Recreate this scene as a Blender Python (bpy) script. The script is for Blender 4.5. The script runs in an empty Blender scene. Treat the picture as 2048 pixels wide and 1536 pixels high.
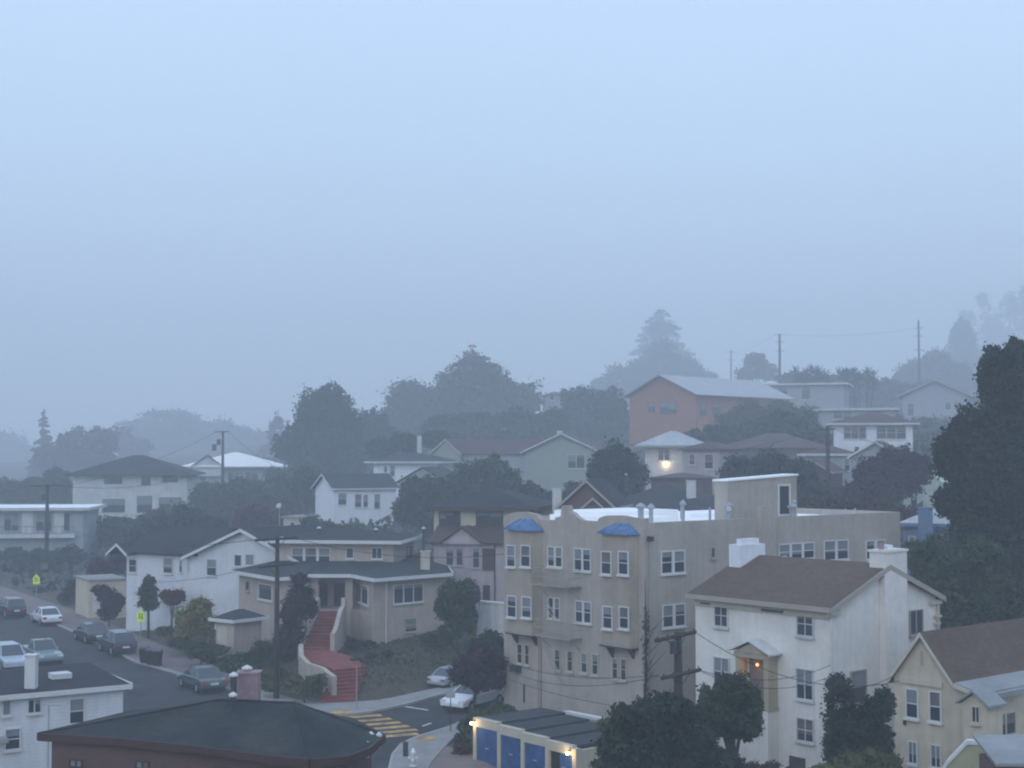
import bpy, math, random
import numpy as np
from math import sin, cos, tan, radians, pi, atan, sqrt, atan2
from mathutils import Vector, Matrix
random.seed(7); RNG = np.random.default_rng(11)
SC = bpy.context.scene
COL = SC.collection
# ---------------------------------------------------------------- camera geometry
F = 2900.0; CX, CY = 1024.0, 768.0; HC = 15.0
PIT = atan(137.0 / F)
def ray(px, py):
    dx = (px - CX) / F; dy = (CY - py) / F
    return (dx, cos(PIT) - dy * sin(PIT), sin(PIT) + dy * cos(PIT))
def P(px, py, d):
    r = ray(px, py); k = d / r[1]
    return (r[0] * k, d, HC + r[2] * k)
def G(px, py, z=0.0):
    r = ray(px, py); k = (z - HC) / r[2]
    return (r[0] * k, r[1] * k)
def zat(py, d): return P(CX, py, d)[2]
def D(d): return d if d < 110 else 110 + (d - 110) * 2.3
cam = bpy.data.cameras.new('camera'); co = bpy.data.objects.new('camera', cam); COL.objects.link(co)
co.location = (0, 0, HC); co.rotation_euler = (pi / 2 + PIT, 0, 0)
cam.sensor_width = 36; cam.lens = 36 * F / 2048; cam.clip_end = 6000; cam.clip_start = 0.1
SC.camera = co

# ---------------------------------------------------------------- materials
MATS = {}
def new_mat(name):
    m = bpy.data.materials.new(name); m.use_nodes = True
    nt = m.node_tree; b = nt.nodes['Principled BSDF']
    return m, nt, b
def mat(name, col, rough=.85, var=.18, scale=1.2, streak=0, lap=0, tile=0, bump=.0, spec=.3, metal=0, var2=None):
    if name in MATS: return MATS[name]
    m, nt, b = new_mat(name); N = nt.nodes; L = nt.links
    geo = N.new('ShaderNodeNewGeometry')
    def noise(sc, det=4, vec=None, ro=.6):
        n = N.new('ShaderNodeTexNoise'); n.inputs['Scale'].default_value = sc; n.inputs['Detail'].default_value = det
        n.inputs['Roughness'].default_value = ro
        L.new(vec or geo.outputs['Position'], n.inputs['Vector']); return n.outputs['Fac']
    def rng(x, a, b_, lo, hi):
        r = N.new('ShaderNodeMapRange'); L.new(x, r.inputs[0])
        r.inputs[1].default_value = a; r.inputs[2].default_value = b_; r.inputs[3].default_value = lo; r.inputs[4].default_value = hi
        return r.outputs[0]
    def mul(a, b_):
        n = N.new('ShaderNodeMath'); n.operation = 'MULTIPLY'; L.new(a, n.inputs[0]); L.new(b_, n.inputs[1]); return n.outputs[0]
    f = rng(noise(scale), .3, .7, 1 - var, 1 + var)
    f = mul(f, rng(noise(scale * 7, 3), .3, .7, 1 - var * .5, 1 + var * .5))
    if streak:
        mp = N.new('ShaderNodeMapping'); mp.inputs['Scale'].default_value = (1.6, 1.6, .12)
        L.new(geo.outputs['Position'], mp.inputs[0])
        f = mul(f, rng(noise(2.0, 5, mp.outputs[0]), .42, .75, 1, 1 - streak))
    if streak:
        f = mul(f, rng(noise(.9, 6, ro=.75), .35, .6, 1 - streak * .55, 1.03))
    hgt = None
    if lap or tile:
        sep = N.new('ShaderNodeSeparateXYZ'); L.new(geo.outputs['Position'], sep.inputs[0])
        per = lap or tile
        mm = N.new('ShaderNodeMath'); mm.operation = 'MULTIPLY'; mm.inputs[1].default_value = 1 / per; L.new(sep.outputs[2], mm.inputs[0])
        fr = N.new('ShaderNodeMath'); fr.operation = 'FRACT'; L.new(mm.outputs[0], fr.inputs[0]); hgt = fr.outputs[0]
        f = mul(f, rng(hgt, 0, .18, .82 if tile else .8, 1))
    if tile:
        v = N.new('ShaderNodeTexVoronoi'); v.inputs['Scale'].default_value = 5.5; L.new(geo.outputs['Position'], v.inputs['Vector'])
        bw = N.new('ShaderNodeRGBToBW'); L.new(v.outputs['Color'], bw.inputs[0])
        f = mul(f, rng(bw.outputs[0], .2, .8, .88, 1.12))
    base = N.new('ShaderNodeRGB'); base.outputs[0].default_value = (*col, 1)
    out = base.outputs[0]
    if var2:
        mx = N.new('ShaderNodeMix'); mx.data_type = 'RGBA'
        L.new(rng(noise(scale * .6, 3), .4, .62, 0, 1), mx.inputs[0])
        mx.inputs[6].default_value = (*col, 1); mx.inputs[7].default_value = (*var2, 1); out = mx.outputs[2]
    vm = N.new('ShaderNodeVectorMath'); vm.operation = 'SCALE'; L.new(out, vm.inputs[0]); L.new(f, vm.inputs['Scale'])
    L.new(vm.outputs[0], b.inputs['Base Color'])
    b.inputs['Roughness'].default_value = rough; b.inputs['Metallic'].default_value = metal
    b.inputs['Specular IOR Level'].default_value = spec
    if bump or hgt:
        bp = N.new('ShaderNodeBump'); bp.inputs['Strength'].default_value = .5; bp.inputs['Distance'].default_value = bump or .03
        L.new(hgt if hgt else noise(scale * 12, 3), bp.inputs['Height']); L.new(bp.outputs[0], b.inputs['Normal'])
    MATS[name] = m; return m
def emis(name, col, st):
    m, nt, b = new_mat(name)
    b.inputs['Base Color'].default_value = (*col, 1); b.inputs['Emission Color'].default_value = (*col, 1)
    b.inputs['Emission Strength'].default_value = st; MATS[name] = m; return m
def leafmat(name, col, col2, sc=.8):
    m, nt, b = new_mat(name); N = nt.nodes; L = nt.links
    geo = N.new('ShaderNodeNewGeometry')
    n = N.new('ShaderNodeTexNoise'); n.inputs['Scale'].default_value = sc; n.inputs['Detail'].default_value = 5
    n.inputs['Roughness'].default_value = .75
    L.new(geo.outputs['Position'], n.inputs['Vector'])
    r = N.new('ShaderNodeMapRange'); r.inputs[1].default_value = .38; r.inputs[2].default_value = .64; L.new(n.outputs['Fac'], r.inputs[0])
    mx = N.new('ShaderNodeMix'); mx.data_type = 'RGBA'; L.new(r.outputs[0], mx.inputs[0])
    mx.inputs[6].default_value = (*col, 1); mx.inputs[7].default_value = (*col2, 1)
    L.new(mx.outputs[2], b.inputs['Base Color']); b.inputs['Roughness'].default_value = .75
    b.inputs['Specular IOR Level'].default_value = .15
    MATS[name] = m; return m

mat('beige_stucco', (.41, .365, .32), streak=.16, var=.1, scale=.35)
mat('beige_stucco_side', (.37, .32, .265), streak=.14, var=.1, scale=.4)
mat('white_stucco', (.72, .69, .645), streak=.11, var=.07, scale=.5)
mat('cream_stucco', (.55, .48, .37), streak=.15, var=.1, scale=.5)
mat('tan_stucco', (.45, .38, .325), streak=.18, var=.1, scale=.5)
mat('lavender_stucco', (.42, .36, .37), streak=.2, var=.1)
mat('pale_stucco', (.60, .60, .60), streak=.2, var=.1, scale=.5)
mat('white_clap', (.68, .70, .74), lap=.16, var=.06, scale=.6, streak=.12)
mat('bright_wall', (.74, .76, .8), var=.06, scale=.5, streak=.1)
mat('green_siding', (.29, .335, .28), lap=.2, var=.08)
mat('grey_siding', (.33, .35, .38), lap=.2, var=.1)
mat('orange_wall', (.34, .15, .095), var=.12, streak=.15)
mat('dark_brown_wall', (.13, .085, .075), var=.15)
mat('red_brown_wall', (.12, .07, .062), lap=.12, var=.1)
mat('blue_wall', (.16, .23, .36), lap=.2, var=.1)
mat('pale_green_wall', (.45, .50, .44), var=.15)
mat('white_trim', (.60, .605, .60), var=.05)
mat('cream_trim', (.50, .46, .37), var=.06, streak=.1)
mat('ochre_wall', (.36, .35, .22), var=.1, streak=.12)
mat('porch_tan', (.40, .34, .24), var=.08, streak=.1)
mat('beige_trim', (.36, .32, .28), var=.08)
mat('dark_trim', (.07, .05, .045), var=.1)
mat('red_trim', (.06, .034, .032), var=.12)
mat('shingle_roof', (.024, .029, .033), tile=.09, var=.3, scale=.8, rough=.95, var2=(.036, .038, .038))
mat('grey_roof', (.031, .037, .042), tile=.22, var=.14, scale=.35, rough=.95)
mat('dark_roof', (.03, .032, .038), tile=.22, var=.22, scale=.4, rough=.95)
mat('brown_roof', (.115, .078, .062), tile=.2, var=.12, scale=.4, rough=.95)
mat('redbrown_roof', (.088, .06, .055), tile=.25, var=.2, scale=.4, rough=.95)
mat('flat_grey_roof', (.26, .27, .28), var=.15, scale=.6)
mat('pale_roof', (.40, .41, .43), tile=.3, var=.12, scale=.4)
mat('white_roof', (.93, .93, .93), var=.05, scale=.4, rough=.6)
mat('tar_roof', (.042, .047, .05), var=.2, scale=.6)
mat('blue_tile', (.08, .17, .34), var=.25, scale=3, tile=.12, rough=.5)
mat('blue_door', (.035, .095, .25), var=.3, scale=1.5, lap=.25, rough=.6)
mat('asphalt_patch', (.024, .025, .028), var=.3, scale=.6, rough=.9)
mat('asphalt', (.032, .033, .037), var=.3, scale=.45, var2=(.045, .045, .048), rough=.9)
mat('sidewalk', (.17, .138, .132), var=.15, scale=.7, streak=0)
mat('concrete', (.26, .255, .245), var=.18, scale=.8)
mat('kerb_paint', (.36, .35, .33), var=.1)
mat('yellow_paint', (.60, .36, .12), var=.3, scale=1.6, var2=(.26, .18, .09))
mat('white_paint', (.7, .7, .68), var=.2, scale=2)
mat('red_step', (.205, .052, .042), var=.3, scale=1.2)
mat('soil', (.052, .055, .034), var=.35, scale=.5, var2=(.09, .065, .045))
mat('wood_pole', (.045, .04, .036), var=.25, scale=2, streak=.2)
mat('wire', (.03, .03, .035), var=.05)
mat('metal_grey', (.35, .37, .4), rough=.5, metal=.3, var=.1)
mat('dark_metal', (.05, .055, .06), rough=.5, var=.1)
mat('sign_yellow', (.70, .92, .08), var=.06, rough=.5)
mat('ink_and_doorway_shade', (.015, .015, .015), var=.05)  # sign print, also the painted shade of the garage opening
mat('bark', (.05, .04, .033), var=.3, scale=3)
mat('pink_brick', (.34, .24, .26), tile=.1, var=.15)
mat('blind', (.20, .215, .23), var=.12, scale=2)
mat('curtain', (.14, .12, .12), var=.2, scale=2)
mat('rubber', (.02, .02, .022), var=.1)
mat('rim', (.4, .42, .45), rough=.35, metal=.7, var=.05)
mat('tail_red', (.35, .02, .02), rough=.3, var=.05)
mat('lamp_glass', (.7, .7, .7), rough=.15, var=.05)
for n_, c_ in dict(white=(.72, .75, .78), black=(.02, .024, .03), navy=(.03, .04, .07), green=(.05, .09, .085), teal=(.16, .24, .24),
                   silver=(.4, .43, .48), maroon=(.12, .03, .04), blue=(.42, .5, .6)).items():
    mm_ = mat('paint_' + n_, c_, rough=.25, var=.03, spec=.6)
    mm_.node_tree.nodes['Principled BSDF'].inputs['Coat Weight'].default_value = .6
g_, nt_, b_ = new_mat('glass'); MATS['glass'] = g_
b_.inputs['Base Color'].default_value = (.035, .045, .06, 1); b_.inputs['Roughness'].default_value = .08; b_.inputs['Specular IOR Level'].default_value = .7
emis('lamp_warm', (1, .72, .34), 22); emis('lamp_orange', (1, .45, .15), 1.6)
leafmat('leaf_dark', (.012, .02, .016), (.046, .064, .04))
leafmat('leaf_green', (.02, .034, .018), (.075, .1, .048))
leafmat('leaf_olive', (.06, .07, .03), (.12, .12, .05))
leafmat('leaf_yellow', (.12, .12, .03), (.24, .2, .06), 1.0)
leafmat('leaf_red', (.06, .022, .022), (.13, .05, .04))
leafmat('leaf_purple', (.03, .018, .026), (.07, .04, .05))
leafmat('leaf_brown', (.05, .035, .03), (.10, .065, .05))
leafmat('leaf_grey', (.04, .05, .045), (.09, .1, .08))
leafmat('grass', (.042, .056, .028), (.085, .085, .042), .35)
GLASS = MATS['glass']

# ---------------------------------------------------------------- mesh helpers
class M:
    def __init__(s, T=None): s.v = []; s.f = []; s.mi = []; s.T = T
    def face(s, pts, m=0):
        i = len(s.v)
        for p in pts: s.v.append(s.T(*p) if s.T else tuple(p))
        s.f.append(tuple(range(i, i + len(pts)))); s.mi.append(m)
    def solid(s, bot, top, m=0):
        n = len(bot); i = len(s.v)
        for p in list(bot) + list(top): s.v.append(s.T(*p) if s.T else tuple(p))
        s.f.append(tuple(range(i + n - 1, i - 1, -1))); s.f.append(tuple(range(i + n, i + 2 * n))); s.mi += [m, m]
        for k in range(n):
            k2 = (k + 1) % n; s.f.append((i + k, i + k2, i + n + k2, i + n + k)); s.mi.append(m)
    def box(s, x0, x1, y0, y1, z0, z1, m=0):
        b = [(x0, y0), (x1, y0), (x1, y1), (x0, y1)]
        s.solid([(x, y, z0) for x, y in b], [(x, y, z1) for x, y in b], m)
    def prism(s, poly, z0, z1, m=0):
        s.solid([(x, y, z0) for x, y in poly], [(x, y, z1) for x, y in poly], m)
    def tube(s, pts, r, n=6, m=0):
        pts = [Vector(p) for p in pts]; rs = r if isinstance(r, (list, tuple)) else [r] * len(pts)
        i0 = len(s.v)
        for k, p in enumerate(pts):
            t = (pts[min(k + 1, len(pts) - 1)] - pts[max(k - 1, 0)]).normalized()
            u = t.cross(Vector((0, 0, 1)));
            if u.length < .05: u = t.cross(Vector((1, 0, 0)))
            u.normalize(); w = t.cross(u)
            for j in range(n):
                a = 2 * pi * j / n; q = p + (u * cos(a) + w * sin(a)) * rs[k]
                s.v.append(s.T(*q) if s.T else tuple(q))
        for k in range(len(pts) - 1):
            for j in range(n):
                a = i0 + k * n + j; b = i0 + k * n + (j + 1) % n
                s.f.append((a, b, b + n, a + n)); s.mi.append(m)
        s.f.append(tuple(range(i0 + n - 1, i0 - 1, -1))); s.f.append(tuple(i0 + (len(pts) - 1) * n + j for j in range(n))); s.mi += [m, m]
    def sphere(s, c, r, m=0, n=8, sz=1.0):
        i0 = len(s.v); R_ = n // 2 + 1
        for a in range(R_ + 1):
            th = pi * a / R_
            for j in range(n):
                ph = 2 * pi * j / n
                q = (c[0] + r * sin(th) * cos(ph), c[1] + r * sin(th) * sin(ph), c[2] + r * sz * cos(th))
                s.v.append(s.T(*q) if s.T else q)
        for a in range(R_):
            for j in range(n):
                p = i0 + a * n + j; q = i0 + a * n + (j + 1) % n
                s.f.append((p, p + n, q + n, q)); s.mi.append(m)
    def build(s, name, mats, parent=None, base=None, smooth=False, bevel=0):
        if not isinstance(mats, (list, tuple)): mats = [mats]
        me = bpy.data.meshes.new(name)
        b = base or (0, 0, 0)
        me.from_pydata([(x - b[0], y - b[1], z - b[2]) for x, y, z in s.v], [], s.f)
        for m_ in mats: me.materials.append(MATS[m_] if isinstance(m_, str) else m_)
        if len(mats) > 1: me.polygons.foreach_set('material_index', s.mi)
        if smooth: me.polygons.foreach_set('use_smooth', [True] * len(me.polygons))
        me.update(); me.validate()
        import bmesh
        bm = bmesh.new(); bm.from_mesh(me); bmesh.ops.remove_doubles(bm, verts=bm.verts, dist=1e-5) if smooth else None
        bmesh.ops.recalc_face_normals(bm, faces=bm.faces); bm.to_mesh(me); bm.free()
        o = bpy.data.objects.new(name, me); COL.objects.link(o)
        if parent is not None: o.parent = parent
        if bevel:
            md = o.modifiers.new('bevel', 'BEVEL'); md.width = bevel; md.segments = 2; md.limit_method = 'ANGLE'
        return o
def tag(o, label, cat, group=None, kind=None):
    o['label'] = label
    if kind: o['kind'] = kind
    else: o['category'] = cat
    if group: o['group'] = group
    return o
def thing(name, label, cat, loc, rot=0, group=None):
    o = bpy.data.objects.new(name, None); COL.objects.link(o); o.location = loc; o.rotation_euler = (0, 0, rot)
    o.empty_display_size = .5
    return tag(o, label, cat, group)
def single(m, name, mats, label, cat, base, group=None, **k):
    o = m.build(name, mats, None, base, **k); o.location = base; return tag(o, label, cat, group)

class Face:
    """vertical plane through o (x,y) along unit dir d, outward normal n"""
    def __init__(s, o, d, n):
        l = math.hypot(*d); s.o = o; s.d = (d[0] / l, d[1] / l); l = math.hypot(*n); s.n = (n[0] / l, n[1] / l)
    def hit(s, px, py):
        r = ray(px, py); a, b = r[0], r[1]; c, e = -s.d[0], -s.d[1]
        det = a * e - b * c; k = (s.o[0] * e - s.o[1] * c) / det
        S = (k * a - s.o[0]) * s.d[0] + (k * b - s.o[1]) * s.d[1]
        return S, HC + r[2] * k
    def pt(s, a, z, o=0):
        return (s.o[0] + s.d[0] * a + s.n[0] * o, s.o[1] + s.d[1] * a + s.n[1] * o, z)
    def box(s, m, a0, a1, z0, z1, o0, o1, mi=0):
        if a0 > a1: a0, a1 = a1, a0
        if z0 > z1: z0, z1 = z1, z0
        q = lambda z: [s.pt(a0, z, o0), s.pt(a1, z, o0), s.pt(a1, z, o1), s.pt(a0, z, o1)]
        m.solid(q(z0), q(z1), mi)
def face2(p, q, inside):
    d = (q[0] - p[0], q[1] - p[1]); n = (-d[1], d[0])
    if (inside[0] - p[0]) * n[0] + (inside[1] - p[1]) * n[1] > 0: n = (-n[0], -n[1])
    return Face(p, d, n)

class House:
    """local x runs right-and-back (angle a from +X), local y runs left-and-back; origin at the near wall corner"""
    def __init__(s, name, label, cat, px, py, d, a, zb, group=None):
        x, y, _ = P(px, py, d); s.c = (x, y); s.a = radians(a); s.zb = zb
        s.e = thing(name, label, cat, (x, y, zb), 0, group); s.base = (x, y, zb)
        s.dr = (cos(s.a), sin(s.a)); s.dl = (-sin(s.a), cos(s.a))
    def T(s, x, y, z): return (s.c[0] + s.dr[0] * x + s.dl[0] * y, s.c[1] + s.dr[1] * x + s.dl[1] * y, z)
    def m(s): return M(s.T)
    def X(s, c=0):
        p = s.T(c, 0, 0); return Face((p[0], p[1]), s.dl, (-s.dr[0], -s.dr[1]))
    def Y(s, c=0):
        p = s.T(0, c, 0); return Face((p[0], p[1]), s.dr, (-s.dl[0], -s.dl[1]))
    def add(s, m, name, mats, parent=None, **k): return m.build(name, mats, parent or s.e, s.base, **k)

WR = random.Random(5)
def win(h, f, bx, n=1, rows=2, frame='white_trim', fw=None, sill=True, blind=None, off=0, name='window', cols=1, thin=False, mull=None):
    x0, y0, x1, y1 = bx; xm, ym = (x0 + x1) / 2, (y0 + y1) / 2
    a0, a1 = f.hit(x0, ym)[0], f.hit(x1, ym)[0]
    z1, z0 = f.hit(xm, y0)[1], f.hit(xm, y1)[1]
    if a0 > a1: a0, a1 = a1, a0
    w = a1 - a0; fw = fw or min(.06, w * .085 / n + .012); mull = mull or fw * 1.3
    m = M(); B = lambda *q: f.box(m, *q)
    B(a0, a0 + fw, z0, z1, off, off + .07); B(a1 - fw, a1, z0, z1, off, off + .07)
    B(a0 + fw, a1 - fw, z1 - fw, z1, off, off + .068); B(a0 + fw, a1 - fw, z0, z0 + fw, off, off + .068)
    if sill: B(a0 - .05, a1 + .05, z0 - .09, z0 - .002, off, off + .14)
    uw = (w - 2 * fw - (n - 1) * mull) / n
    p = M()
    for k in range(n):
        u0 = a0 + fw + k * (uw + mull); u1 = u0 + uw
        if k < n - 1: B(u1, u1 + mull, z0 + fw, z1 - fw, off, off + .065)
        t = min(.05, fw * .7)
        for r in range(1, rows):
            zz = z0 + (z1 - z0) * r / rows; B(u0, u1, zz - t / 2, zz + t / 2, off, off + .055)
        for c in range(1, cols):
            cc = u0 + (u1 - u0) * c / cols; f.box(m, cc - t / 2, cc + t / 2, z0 + fw, z1 - fw, off, off + .05)
        br = blind if blind is not None else WR.choice([0, .35, .5, .5, .7, .25])
        zs = z1 - fw - (z1 - z0 - 2 * fw) * br
        q = lambda a, b, z, zz, o: [f.pt(a, z, o), f.pt(b, z, o), f.pt(b, zz, o), f.pt(a, zz, o)]
        p.face(q(u0, u1, z0 + fw, zs, off + .02), 0)
        if br > 0: p.face(q(u0, u1, zs, z1 - fw, off + .02), 1 if WR.random() < .75 else 2)
    o = m.build(name, frame, h.e, h.base)
    p.build('pane', ['glass', 'blind', 'curtain'], o, h.base)
    return o
def panel(h, f, bx, name, matn, o1=.06, off=0, parent=None):
    x0, y0, x1, y1 = bx; xm, ym = (x0 + x1) / 2, (y0 + y1) / 2
    m = M(); f.box(m, f.hit(x0, ym)[0], f.hit(x1, ym)[0], f.hit(xm, y1)[1], f.hit(xm, y0)[1], off, off + o1)
    return m.build(name, matn, parent or h.e, h.base)
def hip(m, x0, x1, y0, y1, z, h, th=.16, mi=0, rl=None):
    cx, cy = (x0 + x1) / 2, (y0 + y1) / 2; dx, dy = x1 - x0, y1 - y0
    if dx >= dy: k = dy / 2 if rl is None else (dx - rl) / 2; r = [(x0 + k, cy), (x1 - k, cy)]
    else: k = dx / 2 if rl is None else (dy - rl) / 2; r = [(cx, y0 + k), (cx, y1 - k)]
    A, B, C, D = (x0, y0), (x1, y0), (x1, y1), (x0, y1); t = z + th
    m.face([(*D, z), (*C, z), (*B, z), (*A, z)], mi)
    for p, q in ((A, B), (B, C), (C, D), (D, A)): m.face([(*p, z), (*q, z), (*q, t), (*p, t)], mi)
    r0, r1 = (*r[0], t + h), (*r[1], t + h)
    if dx >= dy:
        m.face([(*A, t), (*B, t), r1, r0], mi); m.face([(*C, t), (*D, t), r0, r1], mi)
        m.face([(*D, t), (*A, t), r0], mi); m.face([(*B, t), (*C, t), r1], mi)
    else:
        m.face([(*A, t), (*B, t), r0], mi); m.face([(*C, t), (*D, t), r1], mi)
        m.face([(*B, t), (*C, t), r1, r0], mi); m.face([(*D, t), (*A, t), r0, r1], mi)
def gable(m, x0, x1, y0, y1, z, h, ax='x', th=.16, mi=0):
    """ridge along ax"""
    if ax == 'x':
        c = (y0 + y1) / 2
        for e in (y0, y1):
            m.solid([(x0, e, z), (x1, e, z), (x1, c, z + h), (x0, c, z + h)], [(x0, e, z + th), (x1, e, z + th), (x1, c, z + h + th), (x0, c, z + h + th)], mi)
    else:
        c = (x0 + x1) / 2
        for e in (x0, x1):
            m.solid([(e, y0, z), (e, y1, z), (c, y1, z + h), (c, y0, z + h)], [(e, y0, z + th), (e, y1, z + th), (c, y1, z + h + th), (c, y0, z + h + th)], mi)
def band(m, x0, x1, y0, y1, z0, z1, t=.05, mi=0):
    """fascia ring just outside a rectangle"""
    m.box(x0 - t, x1 + t, y0 - t, y0 - .003, z0, z1, mi); m.box(x0 - t, x1 + t, y1 + .003, y1 + t, z0, z1, mi)
    m.box(x0 - t, x0 - .003, y0 - .003, y1 + .003, z0, z1, mi); m.box(x1 + .003, x1 + t, y0 - .003, y1 + .003, z0, z1, mi)
def verge(m, pts, n, w=.2, t=.06, mi=0):
    """boards under a gable: pts list of (x,y,z) local along the slope, n outward local (x,y)"""
    for a, b in zip(pts[:-1], pts[1:]):
        A = [(a[0], a[1], a[2] - w), (b[0], b[1], b[2] - w), (b[0], b[1], b[2]), (a[0], a[1], a[2])]
        m.solid(A, [(p[0] + n[0] * t, p[1] + n[1] * t, p[2]) for p in A], mi)
def gwall_x(m, x0, x1, y0, y1, zb, z, h, mi=0):
    """walls with gables at the x0 and x1 ends (ridge along x)"""
    c = (y0 + y1) / 2; pr = lambda x: [(x, y0, zb), (x, y1, zb), (x, y1, z), (x, c, z + h), (x, y0, z)]
    m.solid(pr(x0), pr(x1), mi)
def gwall_y(m, x0, x1, y0, y1, zb, z, h, mi=0):
    c = (x0 + x1) / 2; pr = lambda y: [(x0, y, zb), (x1, y, zb), (x1, y, z), (c, y, z + h), (x0, y, z)]
    m.solid(pr(y0), pr(y1), mi)

# ---------------------------------------------------------------- terrain
def gp(px, py, d): x, y, z = P(px, py, D(d)); return (x, y, z)
CP = [(-60, 60, 0), (-30, 60, 0), (0, 60, 0), (15, 60, 0), (30, 60, .5), (-70, 100, 0), (-40, 100, 0), (-45, 128, 0), (-25, 98, 0), (-12, 82, 0), (-5, 86, 0),
      (3, 75, 0), (12, 75, 0), (2, 95, .5), (14, 90, .8), (-80, 150, 0), (20, 68, 0), (0, 30, 0), (-100, 30, 0), (100, 30, 0), (60, 60, 2),
      (-13.5, 87.5, .35), (-8.2, 88.2, 1.0), (-7.2, 91, 1.45), (-10.5, 91, 1.35), (-12, 97, 1.2), gp(780, 1290, 104), gp(870, 1250, 110), gp(950, 1292, 103), gp(930, 1210, 114),
      gp(300, 1238, 121), gp(480, 1205, 124), gp(150, 1170, 140), gp(430, 1312, 100.5), gp(270, 1050, 163), gp(80, 1118, 148), gp(460, 980, 198), gp(640, 965, 195),
      gp(700, 1062, 148), gp(1120, 1000, 160), gp(1250, 1110, 117), gp(1350, 985, 140), gp(1350, 890, 190), gp(1740, 905, 155), gp(1740, 850, 215),
      gp(1880, 850, 225), gp(1950, 1250, 92), gp(1850, 1130, 112), gp(1320, 800, 400), gp(1950, 810, 600), gp(940, 885, 250), gp(60, 965, 260),
      gp(200, 950, 290), gp(100, 925, 500), gp(600, 915, 500), gp(0, 925, 800), gp(1000, 890, 500), gp(1600, 790, 300), gp(1560, 1010, 135), gp(2300, 820, 500),
      gp(-400, 925, 500), gp(1400, 860, 800), gp(2000, 830, 900), (-150, 0, 0), (150, 0, 2), gp(520, 1080, 145), gp(900, 1080, 135)]
CPA = np.array(CP)
def _fit():
    D = np.linalg.norm(CPA[:, None, :2] - CPA[None, :, :2], axis=2); n = len(CP)
    A = np.zeros((n + 1, n + 1)); A[:n, :n] = D + np.eye(n) * 0; A[:n, n] = 1; A[n, :n] = 1
    return np.linalg.solve(A, np.append(CPA[:, 2], 0))
WT = _fit()
K1 = np.array((-17.5, 91.0)); M1 = np.array((-.53, .848)); N1 = np.array((.848, .53))
K2 = np.array((-9.4, 83.0)); M2 = np.array((.588, .809)); N2 = np.array((-.809, .588))
def ss(x, a, b):
    t = np.clip((x - a) / (b - a), 0, 1); return t * t * (3 - 2 * t)
def gz(x, y):
    p = np.stack([np.asarray(x, float).ravel(), np.asarray(y, float).ravel()], 1)
    out = np.empty(len(p))
    for i in range(0, len(p), 20000):
        q = p[i:i + 20000]; D = np.linalg.norm(q[:, None] - CPA[None, :, :2], axis=2)
        z = D @ WT[:-1] + WT[-1]
        d1 = (q - K1) @ N1; a1 = (q - K1) @ M1; d2 = (q - K2) @ N2; a2 = (q - K2) @ M2
        msk = np.maximum(np.minimum(d1 - 3.6, d2 - 1.9), -d2 - 10)
        m = ss(msk, 0, 3.4); m = np.maximum(m, ss(a2, 22, 40)); m = np.maximum(m, ss(a1, 70, 90) * ss(d1, -30, 0))
        m = m * ss(q[:, 1], 72, 86)
        out[i:i + 20000] = np.clip(z, 0, 120) * m
    return out
def g1(x, y): return float(gz([x], [y])[0])
def ground():
    xs = np.unique(np.concatenate([np.linspace(-1300, -120, 40), np.linspace(-120, 120, 161), np.linspace(120, 1300, 40)]))
    ys = np.unique(np.concatenate([np.linspace(-300, 50, 12), np.linspace(50, 260, 141), np.linspace(260, 1700, 70)]))
    X, Y = np.meshgrid(xs, ys); Z = gz(X, Y).reshape(X.shape)
    nx, ny = len(xs), len(ys)
    V = np.stack([X.ravel(), Y.ravel(), Z.ravel()], 1)
    f = [(j * nx + i, j * nx + i + 1, (j + 1) * nx + i + 1, (j + 1) * nx + i) for j in range(ny - 1) for i in range(nx - 1)]
    me = bpy.data.meshes.new('terrain'); me.from_pydata(V.tolist(), [], f); me.materials.append(MATS['soil'])
    me.polygons.foreach_set('use_smooth', [True] * len(f))
    o = bpy.data.objects.new('terrain', me); COL.objects.link(o); o['kind'] = 'structure'; o['label'] = 'dark earth hillside rising behind the street'
ground()
def struct(m, name, mats, label, kind='structure', **k):
    o = m.build(name, mats, None, **k); o['kind'] = kind; o['label'] = label; return o

# ---------------------------------------------------------------- roads and pavements
def L1(t, off): p = K1 + M1 * t + N1 * off; return (p[0], p[1])
def L2(t, off): p = K2 + M2 * t + N2 * off; return (p[0], p[1])
m = M(); m.prism([L1(-60, .5), L1(150, .5), L1(150, -11.6), L1(-60, -11.6)], -.3, .006)
struct(m, 'main_road', 'asphalt', 'grey asphalt street running up to the left past the parked cars')
m = M(); m.prism([L2(-8, .5), L2(40, .5), L2(40, -9.0), L2(-8, -9.0)], -.3, .011)
struct(m, 'side_road', 'asphalt', 'asphalt side street behind the striped crosswalk')
KERB = [G(125, 1253, .12), G(270, 1322, .12), G(369, 1350, .12), G(465, 1381, .12), G(518, 1394, .12), G(558, 1407, .12), G(603, 1423, .12), G(645, 1427, .12), G(694, 1428, .12), G(740, 1423, .12),
        G(813, 1408, .12), G(882, 1389, .12)]
KERB = [L1(140, .2)] + KERB + [L2(38, 0)]
BACK = [G(186, 1233, .12), G(315, 1287, .12), G(405, 1322, .12), G(480, 1350, .12), G(528, 1368, .12), G(561, 1389, .12), G(589, 1398, .12), G(642, 1405, .12), G(715, 1403, .12), G(760, 1400, .12), G(800, 1392, .12),
        G(868, 1377, .12)]
BACK = [L1(140, 4.2)] + BACK + [L2(38, 1.9)]
def strip(m, A, B, z0, z1, mi=0):
    for i in range(len(A) - 1):
        q = [A[i], A[i + 1], B[i + 1], B[i]]
        m.solid([(x, y, z0) for x, y in q], [(x, y, z1) for x, y in q], mi)
def inset(A, B, t): return [(a[0] + (b[0] - a[0]) / math.dist(a, b) * t, a[1] + (b[1] - a[1]) / math.dist(a, b) * t) for a, b in zip(A, B)]
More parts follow.
